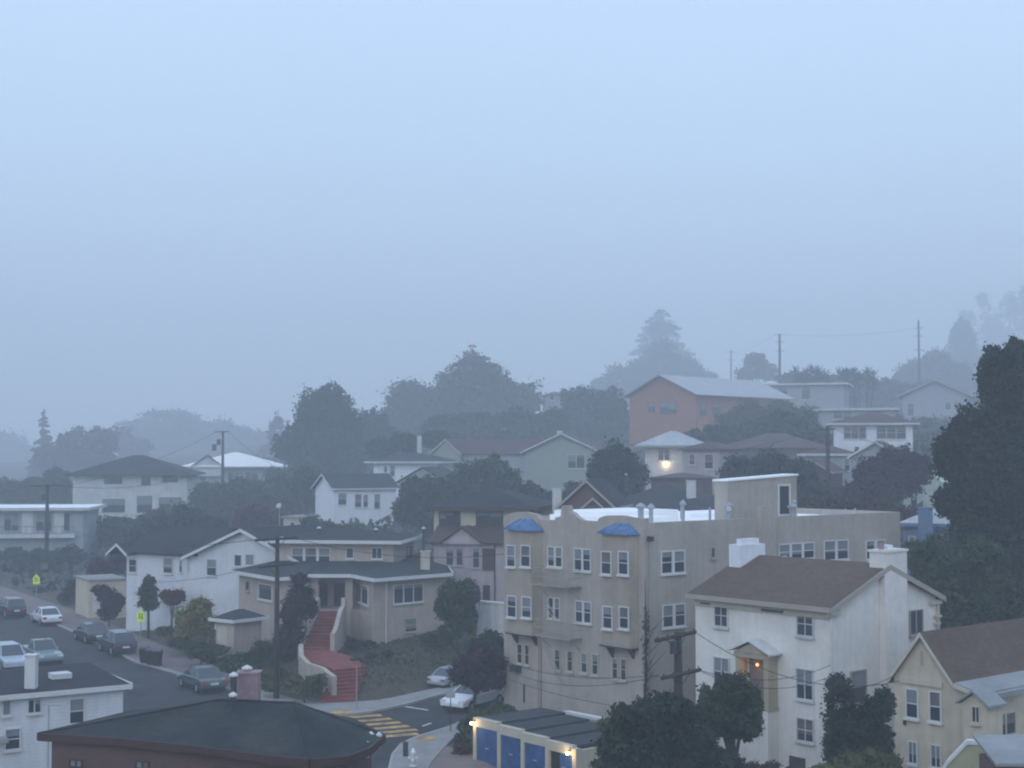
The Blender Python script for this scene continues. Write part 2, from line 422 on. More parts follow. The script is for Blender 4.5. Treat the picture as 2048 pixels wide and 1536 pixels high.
KI = inset(KERB, BACK, .22)
m = M(); strip(m, KERB, KI, -.2, .15); struct(m, 'far_kerb', 'kerb_paint', 'pale kerb along the far side of the street and corner')
m = M(); strip(m, KI[:6], BACK[:6], -.2, .14); struct(m, 'pavement', 'sidewalk', 'pinkish brown pavement along the parked cars')
m = M(); strip(m, KI[5:], BACK[5:], -.2, .138); struct(m, 'corner_pavement', 'concrete', 'grey concrete pavement around the corner below the red steps')
NK = [G(775, 1560, .12), G(776, 1536, .12), G(783, 1508, .12), G(800, 1488, .12), G(828, 1474, .12), G(868, 1462, .12), G(905, 1450, .12), G(935, 1436, .12)]
NB = [G(850, 1580, .12), G(850, 1560, .12), G(855, 1545, .12), G(862, 1525, .12), G(875, 1510, .12), G(893, 1490, .12), G(915, 1468, .12), G(950, 1448, .12)]
NI = inset(NK, NB, .22)
m = M(); strip(m, NK, NI, -.2, .15); struct(m, 'near_kerb', 'kerb_paint', 'curved pale kerb at the near street corner')
m = M(); strip(m, NI, NB, -.2, .14); struct(m, 'near_pavement', 'concrete', 'concrete pavement with orange ramp pad at the near corner')
m = M(); m.prism([G(850, 1580, .1), G(862, 1527, .1), G(893, 1492, .1), G(945, 1510, .1), G(1000, 1540, .1), G(1060, 1580, .1)], -.2, .12)
struct(m, 'driveway', 'sidewalk', 'brown concrete apron in front of the blue garages')
m = M()
for t0, o0, l_, w_2 in [(2, -4.5, 7, .9), (14, -7.5, 4, 1.4), (24, -3.2, 9, .7), (38, -6, 6, 1.2), (6, -9, 3, 1.1), (50, -4.2, 10, .8)]:
    m.prism([L1(t0, o0), L1(t0 + l_, o0 + .15), L1(t0 + l_, o0 - w_2), L1(t0, o0 - w_2 + .1)], .002, .0095)
struct(m, 'road_patch', 'asphalt_patch', 'darker rectangular repair patches in the street asphalt')
# crosswalk
def bar(a, b, w, z, c):
    p, q = G(*a, z), G(*b, z); d = (q[0] - p[0], q[1] - p[1]); l = math.hypot(*d); n = (-d[1] / l * w / 2, d[0] / l * w / 2)
    c.prism([(p[0] - n[0], p[1] - n[1]), (q[0] - n[0], q[1] - n[1]), (q[0] + n[0], q[1] + n[1]), (p[0] + n[0], p[1] + n[1])], .004, z)
m = M()
for a, b in [((665, 1437), (762, 1430)), ((684, 1445), (782, 1437)), ((703, 1452), (800, 1444)), ((722, 1460), (817, 1451)), ((738, 1467), (834, 1459)), ((748, 1474), (836, 1467))]:
    bar(a, b, .6, .018, m)
o = struct(m, 'crosswalk_marking', 'yellow_paint', 'worn yellow crosswalk bars painted across the side street')
m = M(); bar((811, 1413), (856, 1420), .16, .018, m); bar((845, 1452), (862, 1446), .14, .0185, m); struct(m, 'road_marking', 'white_paint', 'short white lines painted on the side street')
m = M()
for c in [(685, 1423), (853, 1477)]:
    bar((c[0] - 18, c[1] + 1), (c[0] + 18, c[1] - 1), .9, .165, m)
struct(m, 'ramp_pad_marking', 'yellow_paint', 'orange tactile pads on both kerb ramps')

# ---------------------------------------------------------------- foliage
def leafmesh(name, C_, s, mats, parent=None, mul=None):
    n = len(C_); a = RNG.normal(size=(n, 3)); a /= np.linalg.norm(a, axis=1)[:, None]
    b = RNG.normal(size=(n, 3)); b -= a * np.sum(a * b, 1)[:, None]; b /= np.linalg.norm(b, axis=1)[:, None]
    sz = (s * RNG.uniform(.55, 1.4, n)); sz = (sz * mul if mul is not None else sz)[:, None]; a = a * sz * .5; b = b * sz * .4
    V = np.empty((n, 4, 3)); V[:, 0] = C_ - a; V[:, 1] = C_ - b * .9; V[:, 2] = C_ + a; V[:, 3] = C_ + b
    me = bpy.data.meshes.new(name); me.vertices.add(4 * n); me.vertices.foreach_set('co', V.ravel())
    me.loops.add(4 * n); me.loops.foreach_set('vertex_index', np.arange(4 * n, dtype=np.int32))
    me.polygons.add(n); me.polygons.foreach_set('loop_start', np.arange(0, 4 * n, 4, dtype=np.int32))
    me.materials.append(MATS[mats]); me.update(calc_edges=True)
    o = bpy.data.objects.new(name, me); COL.objects.link(o)
    if parent is not None: o.parent = parent
    return o
def cloud(blobs, leaf, dens=1.0, cap=9000):
    """blobs: (x,y,z,rx,ry,rz) -> leaf centres and a size factor each"""
    area = [4 * pi * ((b[3] * b[4] + b[3] * b[5] + b[4] * b[5]) / 3) for b in blobs]
    tot = sum(area); n = int(min(cap, dens * 1.5 * tot / (leaf * leaf))); out = []; mul = []
    for b, ar in zip(blobs, area):
        k = max(60, int(n * ar / tot)); c = np.array(b[:3]); r = np.array(b[3:])
        nc = int(RNG.integers(16, 30)); cc = RNG.normal(size=(nc, 3)); cc /= np.linalg.norm(cc, axis=1)[:, None]; cc *= RNG.uniform(.5, .86, nc)[:, None]
        sd = RNG.uniform(.12, .24, nc); idx = RNG.integers(0, nc, k)
        g = RNG.normal(size=(k, 3)); g /= np.linalg.norm(g, axis=1)[:, None]; g *= (RNG.uniform(.2, 1, k) ** .5)[:, None]; g[: k // 7] *= 1.6
        q = cc[idx] + g * (sd[idx] * 1.55)[:, None]
        k2 = max(60, int(k * .35)); u = RNG.normal(size=(k2, 3)); u /= np.linalg.norm(u, axis=1)[:, None]; u *= (RNG.uniform(0, 1, k2) ** .4 * .78)[:, None]
        out.append(c + np.concatenate([q, u]) * r); mul.append(np.concatenate([np.ones(k), np.full(k2, 2.0)]))
    return np.concatenate(out), np.concatenate(mul)
def tree(name, label, d, base, blobs, mats='leaf_green', leaf=.3, dens=1.0, cap=9000, group=None, trunk=None, cat='tree', zoff=0, clump=.3, fill=True):
    """blobs in photo pixels at depth d: (px,py,rx,ry[,depth offset])"""
    d0 = d; d = D(d); leaf = leaf * .62 * d / d0; cap = cap * 2
    bx, by, _ = P(base, 1000, d); bz = g1(bx, by) + zoff; s = d / F; W = []
    for b in blobs:
        dd = d + (b[4] if len(b) > 4 else 0); x, y, z = P(b[0], b[1], dd); rx, rz = b[2] * s, b[3] * s
        W.append((x - bx, y - by, z - bz, rx, rx * .95, rz))
    t = thing(name, label, cat, (bx, by, bz), 0, group)
    bu = cat != 'tree'
    cl_, ml_ = cloud(W, leaf, dens, cap); leafmesh('foliage' if bu else 'crown', cl_, leaf, mats, t, ml_)
    m = M(); top = max(W, key=lambda w: w[2]); low = min(W, key=lambda w: w[2]); zc = np.mean([w[2] for w in W])
    R_ = trunk or max(.06, .045 * max(w[3] for w in W)); cx = np.mean([w[0] for w in W])
    m.tube([(0, 0, -.6), (cx * .2, 0, zc * .35), (cx * .6, top[1] * .3, zc * .75), (top[0], top[1], top[2])], [R_ * 1.2, R_ * .95, R_ * .7, R_ * .15], 7)
    for w in W:
        m.tube([(cx * .4, 0, zc * .45), (w[0] * .6, w[1] * .6, (zc * .5 + w[2] * .5)), w[:3]], [R_ * .55, R_ * .35, R_ * .1], 5)
    m.build('stem' if bu else 'trunk', 'bark', t, smooth=True)
    return t
def conifer(name, label, d, px, ytop, ybot, hw, mats='leaf_dark', leaf=.4, n=7000, group=None, rag=.3, layers=9, zoff=0, ex=.85):
    leaf = leaf * .65 * D(d) / d; d = D(d); n = int(n * 2.4)
    x, y, zt = P(px, ytop, d); zb = zat(ybot, d); g = g1(x, y); R_ = hw * d / F; h = zt - zb
    t = thing(name, label, 'tree', (x, y, g), 0, group)
    nb = 110; bk = np.sort(RNG.uniform(0, 1, nb) ** 1.15); ba = RNG.uniform(0, 2 * pi, nb); bl = R_ * (1 - bk) ** ex * RNG.uniform(1 - rag * 1.3, 1.08, nb) + R_ * .03
    w_ = bl ** 1.4; ix = RNG.choice(nb, n, p=w_ / w_.sum()); u = RNG.uniform(.02, 1, n) ** .75; L = bl[ix]; sp = L * .17 * (1.15 - u)
    off = RNG.normal(size=(n, 3)) * sp[:, None]; z = (zb - g) + h * .97 * bk[ix] - .22 * L * u + off[:, 2] * .8
    C_ = np.stack([np.cos(ba[ix]) * L * u + off[:, 0], np.sin(ba[ix]) * L * u + off[:, 1], z], 1)
    leafmesh('crown', C_, leaf, mats, t)
    m = M(); m.tube([(0, 0, -.6), (0, 0, (zb - g) * .8), (0, 0, zt - g - .3)], [R_ * .09 + .1, R_ * .07 + .08, .04], 7)
    m.build('trunk', 'bark', t, smooth=True); return t

# ================================================================ BUILDINGS
# ---------------------------------------------------------------- beige apartment block
h = House('apartment_building', 'large beige stucco apartment block with two blue tiled bays and a white flat roof', 'building', 1290, 1045, 76, 40, -.1)
fx, fy = h.X(), h.Y(); W_ = fx.hit(1008, 1040)[0]; L_ = fy.hit(1800, 1030)[0]
zr = fy.hit(1291, 1046)[1]; zR = zr - .35
m = h.m(); m.box(0, L_, 0, W_, -2.5, zR - .05, 0)
# side parapet (right face), back and far-left low parapets
m.box(.3, L_, 0, .28, zR - .05, zr, 0); m.box(L_ - .28, L_, .28, W_, zR - .05, zr, 0); m.box(.3, L_ - .28, W_ - .28, W_, zR - .05, zr - .1, 0)
par = [(1008, 1034), (1018, 1028), (1031, 1024), (1050, 1024), (1064, 1027), (1075, 1030), (1078, 1038), (1110, 1041), (1110, 1035), (1121, 1033), (1123, 1011), (1137, 1011), (1138, 1022), (1146, 1026), (1154, 1034), (1164, 1041),
       (1195, 1043), (1197, 1037), (1205, 1033), (1214, 1031), (1244, 1031), (1264, 1035), (1290, 1037)]
pp = [fx.hit(*q) for q in par]; pp[0] = (W_, pp[0][1]); pp[-1] = (0, pp[-1][1])
A = [(0, y, z) for y, z in pp] + [(0, 0, zR - .05), (0, W_, zR - .05)]
m.solid(A, [(.3, y, z) for _, y, z in A], 0)
h.add(m, 'wall', 'beige_stucco')
m = h.m(); m.box(.3, L_ - .28, .28, W_ - .28, zR - .05, zR, 0)
a0 = fy.hit(1300, 1045)[0]
m.box(6.2, 6.5, .28, W_ - .28, zR, zR + .22); m.box(2.5, 6.2, 3.6, W_ - 1.2, zR, zR + .4); m.box(3.2, 9.4, W_ - 5, W_ - .8, zR + .0, zR + .62)
m.box(12, L_ - .3, W_ - 3.5, W_ - .29, zR, zR + .25)
rf = h.add(m, 'roof', 'white_roof')
for cx_, cy_, r_, hh in [(2.0, 2.3, .16, 1.0), (3.5, 3.0, .12, .9), (5.0, 2.0, .1, 1.1), (7.2, 4.2, .07, .9), (8.3, 3, .07, .9), (7.9, 1.2, .15, .95), (13.6, 1.3, .14, 1.0), (16.5, 1.5, .05, .6), (17.5, 1.5, .05, .5), (18.8, 1.4, .05, .6), (20, 1.6, .05, .6), (9, .7, .08, .6), (12.6, .5, .16, .8)]:
    m = h.m(); m.tube([(cx_, cy_, zR), (cx_, cy_, zR + hh)], r_, 8)
    if r_ > .09: m.tube([(cx_, cy_, zR + hh), (cx_, cy_, zR + hh + .12), (cx_, cy_, zR + hh + .3)], [r_ * 1.8, r_ * 1.9, r_ * .4], 8)
    h.add(m, 'roof_vent', 'metal_grey', rf)
m = h.m(); m.tube([(7.3, .9, zR), (7.3, .9, zR + .55)], .05, 6); m.tube([(7.0, .4, zR + .9), (7.15, .6, zR + .75), (7.3, .9, zR + .55)], [.16, .12, .02], 10)
h.add(m, 'satellite_dish', 'metal_grey', rf)
# roof stair box
b0 = h.Y(1.2); xa = b0.hit(1456, 1030)[0]; xb = b0.hit(1594, 1025)[0]; za = b0.hit(1456, 963)[1]; zb_ = b0.hit(1594, 951)[1]
yb = 1.2 + (h.X(xa).hit(1429, 1000)[0] - 1.2); zc = h.X(xa).hit(1430, 961)[1]
m = h.m(); m.solid([(xa, 1.2, zR), (xb, 1.2, zR), (xb, yb, zR), (xa, yb, zR)], [(xa, 1.2, za), (xb, 1.2, zb_), (xb, yb, zb_), (xa, yb, za)])
pent = h.add(m, 'stair_head', 'beige_stucco')
m = h.m(); m.solid([(xa - .08, 1.12, za + .003), (xb + .08, 1.12, zb_ + .003), (xb + .08, yb + .08, zb_ + .003), (xa - .08, yb + .08, za + .003)], [(xa - .08, 1.12, za + .1), (xb + .08, 1.12, zb_ + .1), (xb + .08, yb + .08, zb_ + .1), (xa - .08, yb + .08, za + .1)])
h.add(m, 'coping', 'white_roof', pent)
o = win(h, b0, (1555, 968, 1580, 1032), 1, 1, name='door', blind=0, sill=False, fw=.12); o.parent = pent
# pilaster / chimney breast on the side wall and a corner pilaster
m = h.m(); q0 = fy.hit(1515, 1050)[0]; q1 = fy.hit(1541, 1050)[0]; m.box(q0, q1, -.4, -.002, -2.5, fy.hit(1528, 1011)[1]); h.add(m, 'chimney', 'beige_stucco')
m = h.m(); q = fx.hit(1264, 1200)[0]; m.box(-.09, -.003, 0, q, -2.5, zr - .3); h.add(m, 'pilaster', 'beige_stucco'); m = h.m()
q0, q1 = fx.hit(1078, 1200)[0], fx.hit(1069, 1200)[0]; m.box(-.09, -.003, q0, q1, -2.5, zr - .3); h.add(m, 'pilaster', 'beige_stucco')
# bays
wxx = h.X()
for (l, r, yt, ybm, dome) in [(1010, 1069, 1064, 1268, ((1008, 1066, 1064), (1032, 1050, 1039))), (1198, 1264, 1072, 1293, ((1190, 1266, 1073), (1222, 1243, 1048)))]:
    ff = h.X(-.6); y1_, y0_ = ff.hit(l + 2, 1150)[0], ff.hit(r - 2, 1150)[0]; zt = ff.hit((l + r) / 2, yt)[1]; zb2 = ff.hit((l + r) / 2, ybm)[1]
    y1_ = min(y1_, W_ - .1)
    m = h.m(); poly = [(-.003, y0_ - .1), (-.6, y0_ + .15), (-.72, (y0_ + y1_) / 2), (-.6, y1_ - .15), (-.003, y1_ + .05)]
    m.prism(poly, zb2, zt + .1)
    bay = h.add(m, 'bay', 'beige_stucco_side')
    m = h.m(); cy_ = (y0_ + y1_) / 2
    low = [(-.003, y0_ - .25), (-.8, y0_ - .02), (-.95, cy_), (-.8, y1_ + .02), (-.003, y1_ + .2)]
    mid = [(-.003, y0_ + .1), (-.55, y0_ + .35), (-.65, cy_), (-.55, y1_ - .35), (-.003, y1_ - .1)]
    hi = [(-.003, cy_ - .45), (-.12, cy_ - .4), (-.14, cy_), (-.12, cy_ + .4), (-.003, cy_ + .45)]
    z0_, z2_ = zt + .1, wxx.hit((l + r) / 2, dome[1][2] - 2)[1]
    m.solid([(x, y, z0_) for x, y in low], [(x, y, z0_ + (z2_ - z0_) * .45) for x, y in mid])
    m.solid([(x, y, z0_ + (z2_ - z0_) * .452) for x, y in mid], [(x, y, z2_) for x, y in hi]); bro = h.add(m, 'bay_roof', 'blue_tile')
    m = h.m()
    for k_ in (1, 2, 3): m.tube([(low[k_][0], low[k_][1], z0_ + .02), (mid[k_][0], mid[k_][1], z0_ + (z2_ - z0_) * .46), (hi[k_][0], hi[k_][1], z2_)], .04, 5)
    for k_ in range(1, 6):
        for q_, r_ in ((1, 2), (2, 3)):
            u_ = k_ / 6; A1_, B1_ = [(low[q_][i_] * (1 - u_) + low[r_][i_] * u_) for i_ in (0, 1)], [(mid[q_][i_] * (1 - u_) + mid[r_][i_] * u_) for i_ in (0, 1)]
            m.tube([(A1_[0], A1_[1], z0_ + .02), (B1_[0], B1_[1], z0_ + (z2_ - z0_) * .46)], .018, 4)
    h.add(m, 'tile_rib', 'blue_tile', bro)
    m = h.m()
    for yy in (y0_ + .35, y1_ - .35):
        m.solid([(-.003, yy - .08, zb2 - .75), (-.1, yy - .08, zb2 - .6), (-.1, yy + .08, zb2 - .6), (-.003, yy + .08, zb2 - .75)], [(-.003, yy - .08, zb2 - .003), (-.55, yy - .08, zb2 - .003), (-.55, yy + .08, zb2 - .003), (-.003, yy + .08, zb2 - .003)])
    m.box(-.66, -.003, y0_ - .02, y1_ + .02, zb2 - .09, zb2 - .004)
    h.add(m, 'bracket', 'dark_trim')
def on(hh, obj_bay): return None
wx = h.X()
f6 = h.X(-.68)
for bx_ in [(1014, 1090, 1032, 1134), (1042, 1090, 1062, 1134), (1015, 1191, 1034, 1235), (1044, 1193, 1064, 1236),
            (1203, 1102, 1224, 1149), (1237, 1102, 1258, 1150), (1206, 1212, 1226, 1258), (1239, 1213, 1259, 1258)]:
    win(h, f6, bx_, 1, 2)
for bx_ in [(1096, 1093, 1126, 1134), (1149, 1097, 1183, 1142), (1097, 1195, 1121, 1238), (1151, 1202, 1184, 1246)]: win(h, wx, bx_, 2, 2, mull=.14)
for bx_ in [(1035, 1287, 1046, 1327), (1050, 1289, 1060, 1330), (1110, 1298, 1122, 1341), (1135, 1301, 1147, 1343), (1163, 1305, 1176, 1346), (1185, 1308, 1198, 1350), (1225, 1316, 1237, 1358), (1242, 1317, 1254, 1361)]:
    win(h, wx, bx_, 1, 2, frame='cream_trim')
for bx_ in [(1321, 1101, 1369, 1147), (1324, 1208, 1370, 1254)]: win(h, fy, bx_, 2, 2, mull=.2)
win(h, fy, (1421, 1095, 1429, 1116), 1, 1, frame='beige_trim', blind=0)
win(h, fy, (1459, 1095, 1470, 1120), 1, 2)
win(h, fy, (1556, 1086, 1628, 1119), 3, 2, mull=.2); win(h, fy, (1647, 1080, 1696, 1120), 2, 2, mull=.22, blind=.6); win(h, fy, (1731, 1080, 1770, 1118), 2, 2, mull=.3)
win(h, fy, (1455, 1210, 1475, 1250), 1, 2)
# lamps on wall, ac unit, slots, pipes
for bx_ in [(1047, 1370, 1050, 1405), (1238, 1402, 1241, 1440)]: panel(h, wx, bx_, 'wall_slot', 'dark_trim', .03)
panel(h, wx, (1162, 1386, 1176, 1393), 'wall_vent', 'beige_trim', .05)
panel(h, wx, (1031, 1329, 1043, 1342), 'air_conditioner', 'dark_metal', .45)
m = h.m(); q = fx.hit(1082, 1200)[0]; m.tube([(-.08, q, -1), (-.08, q, zr - .4)], .06, 6); h.add(m, 'drainpipe', 'beige_trim')
m = h.m(); q = fy.hit(1298, 1200)[0]; m.tube([(q, -.1, -1), (q, -.1, zr - .9)], .05, 6); h.add(m, 'drainpipe', 'beige_trim')
m = h.m(); m.box(q - .15, q + .15, -.25, -.003, zr - .95, zr - .7); h.add(m, 'rain_head', 'dark_trim')
panel(h, fy, (1558, 1112, 1569, 1116), 'wall_lamp', 'white_roof', .2); panel(h, fy, (1733, 1120, 1743, 1125), 'wall_lamp', 'white_roof', .2)
# fire escape
for (pl, pr, yf) in [(1093, 1164, 1170), (1096, 1166, 1272)]:
    m = M(); s0, s1 = wx.hit(pr, yf)[0], wx.hit(pl, yf)[0]; zf = wx.hit((pl + pr) / 2, yf)[1]
    for k in range(7): wx.box(m, s0, s1, zf, zf + .04, .1 + k * .13, .14 + k * .13)
    wx.box(m, s0, s1, zf - .04, zf - .002, .95, 1.0); wx.box(m, s0, s1, zf - .04, zf - .002, .05, .1)
    for zz in (.45, .9): wx.box(m, s0, s1, zf + zz, zf + zz + .035, .96, .99); wx.box(m, s0, s0 + .03, zf + zz, zf + zz + .035, 0, .95); wx.box(m, s1 - .03, s1, zf + zz, zf + zz + .035, 0, .95)
    for k in range(15):
        q = s0 + (s1 - s0) * k / 14; wx.box(m, q - .012, q + .012, zf, zf + .9, .965, .985)
    m.tube([wx.pt(s1 - .2, zf + .02, .8), wx.pt(s1 - 1.9, zf - 2.6, .4)], .03, 5); m.tube([wx.pt(s1 + .1, zf + .02, .8), wx.pt(s1 - 1.6, zf - 2.6, .4)], .03, 5)
    for q in (s0 + .2, s1 - .2): m.tube([wx.pt(q, zf, .9), wx.pt(q, zf - .7, .02)], .025, 5)
    h.add(m, 'fire_escape', 'beige_trim')
APT = h

# vine on the corner of the block
m_, c0 = [], APT.T(-.15, -.15, 0)
t = thing('climbing_vine', 'bare dark vine climbing the near corner of the beige block', 'vine', (c0[0], c0[1], 0))
vm = M()
for k in range(3):
    pts = [(random.uniform(-.15, .15) * (1 - j / 14), random.uniform(-.15, .15) - .15, j * .62 - .3) for j in range(15)]
    vm.tube(pts, [.08 * (1 - j / 16) for j in range(15)], 5)
for k in range(10):
    z = random.uniform(2, 6.5); vm.tube([(0, -.2, z), (random.uniform(-.2, 1.2), -.4, z + random.uniform(.4, 1.2))], [.025, .01], 4)
vm.build('stem', 'bark', t)
leafmesh('foliage', np.stack([RNG.normal(0, .1, 500), RNG.normal(-.15, .1, 500), RNG.uniform(0, 1, 500) ** 1.8 * 7.0], 1), .15, 'leaf_dark', t)

# ---------------------------------------------------------------- white three-storey house on the right
h = House('white_stucco_house', 'white stucco three storey house with brown gable roof and lit door hood', 'house', 1662, 1300, 66, 40, -1.5)
fx, fy = h.X(), h.Y(); W_ = fx.hit(1391, 1250)[0]; L_ = fy.hit(1872, 1250)[0]
ze = fx.hit(1662, 1216)[1]; zt = fy.hit(1776, 1132)[1]; hh = (zt - ze)
m = h.m(); gwall_y(m, 0, L_, 0, W_, -3, ze, hh - .25); h.add(m, 'wall', 'white_stucco')
m = h.m(); gable(m, -.4, L_ + .4, -.28, W_ + .25, ze - .12, hh + .1, 'y', .15); rf = h.add(m, 'roof', 'brown_roof')
m = h.m(); verge(m, [(-.4, -.283, ze), (L_ / 2, -.283, ze + hh + .1), (L_ + .4, -.283, ze)], (0, -1), .26, .05)
m.box(-.46, -.403, -.3, W_ + .3, ze - .18, ze + .04); h.add(m, 'fascia', 'beige_trim')
m = h.m(); m.box(-.12, -.003, 0, W_, ze - .5, ze - .2); m.box(-.2, -.003, -.1, W_ + .1, ze - .2, ze - .13); h.add(m, 'cornice', 'cream_trim'); m = h.m(); m.box(-.35, .5, -.2, -.003, ze - .35, ze - .14); h.add(m, 'cornice_return', 'cream_trim'); m = h.m(); m.box(L_ - .6, L_ + .3, -.2, -.003, ze - .35, ze - .14)
m.box(L_ - .25, L_ + .22, -.22, -.003, ze - 1.0, ze - .9); m.box(L_ - .25, L_ + .16, -.18, -.003, ze - 1.35, ze - 1.25); m.box(L_ + .003, L_ + .2, -.1, .2, ze - 2.2, ze - .36)
h.add(m, 'cornice_return', 'cream_trim')
# right chimney up the gable
q0, q1 = fy.hit(1758, 1180)[0], fy.hit(1803, 1180)[0]; zc = fy.hit(1785, 1103)[1]
m = h.m(); m.box(q0, q1, -.35, .5, -3, ze - .8); m.solid([(q0, -.35, ze - .798), (q1, -.35, ze - .798), (q1, .5, ze - .798), (q0, .5, ze - .798)], [(q0 + .02, -.33, ze + .2), (q1, -.33, ze + .2), (q1, .5, ze + .2), (q0 + .02, .5, ze + .2)])
m.box(q0, q1, -.33, .52, ze + .202, zc); m.box(q0 - .06, q1 + .06, -.39, .58, zc + .002, zc + .12)
ch = h.add(m, 'chimney', 'white_stucco')
m = h.m(); m.tube([(q0 + .35, .1, zc + .1), (q0 + .35, .1, zc + .45)], .13, 8); h.add(m, 'chimney_pot', 'pink_brick', ch)
m = h.m(); m.box(q0 + .6, q0 + 1.0, -.1, .3, zc + .12, zc + .32); h.add(m, 'chimney_cap', 'bright_wall', ch)
fb = h.X(L_ / 2)
m = h.m(); y_ = W_ - .3; f2 = h.Y(y_); q0, q1 = f2.hit(1470, 1100)[0], f2.hit(1520, 1100)[0]; zc = f2.hit(1495, 1088)[1]
m.box(q0, q1, y_ - .35, y_ + .4, ze, zc); m.box(q0 + .35, q1 - .25, y_ - .15, y_ + .2, zc + .003, zc + .28); h.add(m, 'chimney', 'bright_wall')
for bx_, cols in [((1429, 1208, 1457, 1254), 2), ((1594, 1223, 1628, 1273), 2), ((1428, 1314, 1460, 1372), 2), ((1593, 1337, 1628, 1400), 2), ((1594, 1436, 1629, 1484), 2)]:
    win(h, fx, bx_, 1, 2, cols=cols, frame='pale_stucco')
for bx_ in [(1818, 1219, 1845, 1270), ]: win(h, fy, bx_, 1, 1, cols=2, frame='beige_trim', blind=0)
win(h, fy, (1700, 1340, 1732, 1407), 1, 2, frame='beige_trim', blind=.5); win(h, fy, (1700, 1450, 1732, 1500), 1, 2, frame='beige_trim', blind=.5)
panel(h, fx, (1580, 1514, 1611, 1570), 'basement_door', 'dark_trim', .06)
# drain
m = h.m(); m.tube([(-.1, -.1, -2), (-.1, -.1, ze - .5)], .05, 6); h.add(m, 'drainpipe', 'pale_stucco')
# vents in frieze
panel(h, fx, (1404, 1205, 1424, 1208), 'frieze_vent', 'dark_trim', .03, .125); panel(h, fx, (1526, 1219, 1570, 1224), 'frieze_vent', 'dark_trim', .03, .125)
# portico
s1, s0 = fx.hit(1491, 1350)[0], fx.hit(1556, 1350)[0]; zt_ = fx.hit(1520, 1313)[1]; zb_ = fx.hit(1520, 1408)[1]; cs = (s0 + s1) / 2
m = h.m(); m.box(-.75, -.003, s0 - .05, s1 + .05, zb_ - .15, zb_)
m.box(-.7, -.4, s0, s0 + .28, zb_ + .002, zt_); m.box(-.7, -.4, s1 - .28, s1, zb_ + .002, zt_); m.box(-.397, -.003, s0 + .02, s0 + .14, zb_ + .002, zt_); m.box(-.397, -.003, s1 - .14, s1 - .02, zb_ + .002, zt_)
m.box(-.75, -.003, s0 - .08, s1 + .08, zt_ + .002, zt_ + .22)
po = h.add(m, 'porch', 'porch_tan')
m = h.m(); gable(m, -.95, -.003, s0 - .3, s1 + .3, zt_ + .225, .55, 'x', .08); h.add(m, 'hood', 'pale_stucco', po)
m = h.m(); m.solid([(-.8, s0, zt_ + .23), (-.8, s1, zt_ + .23), (-.8, cs, zt_ + .68)], [(-.7, s0, zt_ + .23), (-.7, s1, zt_ + .23), (-.7, cs, zt_ + .68)]); h.add(m, 'pediment', 'porch_tan', po)
m = h.m(); m.box(-.06, -.004, s0 + .3, s1 - .3, zb_ + .01, zt_ - .15); h.add(m, 'door', 'curtain', po)
m = h.m(); m.sphere((-.3, cs, zt_ - .35), .08); h.add(m, 'lantern', 'lamp_orange', po)
m = h.m(); m.box(-.75, -.003, s0, s1, -2, zb_ - .155); h.add(m, 'porch_base', 'white_stucco', po)
li = bpy.data.lights.new('porch_light', 'POINT'); li.energy = 7; li.color = (1, .5, .2); li.shadow_soft_size = .1
lo = bpy.data.objects.new('porch_light', li); COL.objects.link(lo); lo.location = h.T(-.55, cs, zt_ - .45)
WH = h

# ---------------------------------------------------------------- cream house bottom right
h = House('cream_house', 'cream stucco house with steep gable and brown roof at the right edge', 'house', 1952, 1420, 60, 40, -1.5)
fx, fy = h.X(), h.Y()
gl, gr = fx.hit(1788, 1400)[0], fx.hit(1912, 1400)[0]; zl = fx.hit(1788, 1352)[1]; zg = fx.hit(1845, 1270)[1]; za_ = fx.hit(1845, 1275)
m = h.m(); ya = za_[0]
zr_ = fx.hit(1912, 1372)[1]; z0e = fx.hit(1952, 1392)[1]
pts = [(gl, -3), (gl, zl), (ya, zg), (gr, zr_), (0, z0e), (0, -3)]
Ln = 9
m.solid([(0, y, z) for y, z in pts], [(Ln, y, z) for y, z in pts])
h.add(m, 'wall', 'cream_stucco')
m = h.m(); t_ = .14
def slab(a, b, x0=-.2, x1=Ln): m.solid([(x0, a[0], a[1]), (x1, a[0], a[1]), (x1, b[0], b[1]), (x0, b[0], b[1])], [(x0, a[0], a[1] + t_), (x1, a[0], a[1] + t_), (x1, b[0], b[1] + t_), (x0, b[0], b[1] + t_)])
slab((gl + .2, zl - .3), (ya, zg + .01)); slab((ya, zg + .01), (gr - .02, zr_ + .01)); h.add(m, 'roof', 'brown_roof')
m = h.m(); slab((gr - .03, zr_ + .012), (-.35, z0e + .02), -.15, Ln); m.box(-.2, 3, -.6, -.36, z0e - .1, z0e + .1); h.add(m, 'lower_roof', 'flat_grey_roof')
m = h.m(); verge(m, [(-.203, gl + .2, zl - .15), (-.203, ya, zg + .12)], (-1, 0), .22, .05); verge(m, [(-.203, ya, zg + .12), (-.203, gr, zr_ + .12), (-.203, -.3, z0e + .12)], (-1, 0), .16, .05); h.add(m, 'verge_board', 'cream_trim')
for bx_ in [(1812, 1377, 1838, 1437), (1859, 1382, 1884, 1444)]: win(h, fx, bx_, 1, 2, blind=.5)
for bx_ in [(1817, 1482, 1836, 1528), (1862, 1489, 1884, 1536)]: win(h, fx, bx_, 1, 1, cols=2, blind=.6)
panel(h, fx, (1803, 1359, 1886, 1370), 'ledge', 'cream_trim', .1); panel(h, fx, (1841, 1302, 1846, 1330), 'gable_slot', 'beige_trim', .03)
panel(h, fx, (1809, 1440, 1813, 1449), 'wall_lamp', 'dark_metal', .12)
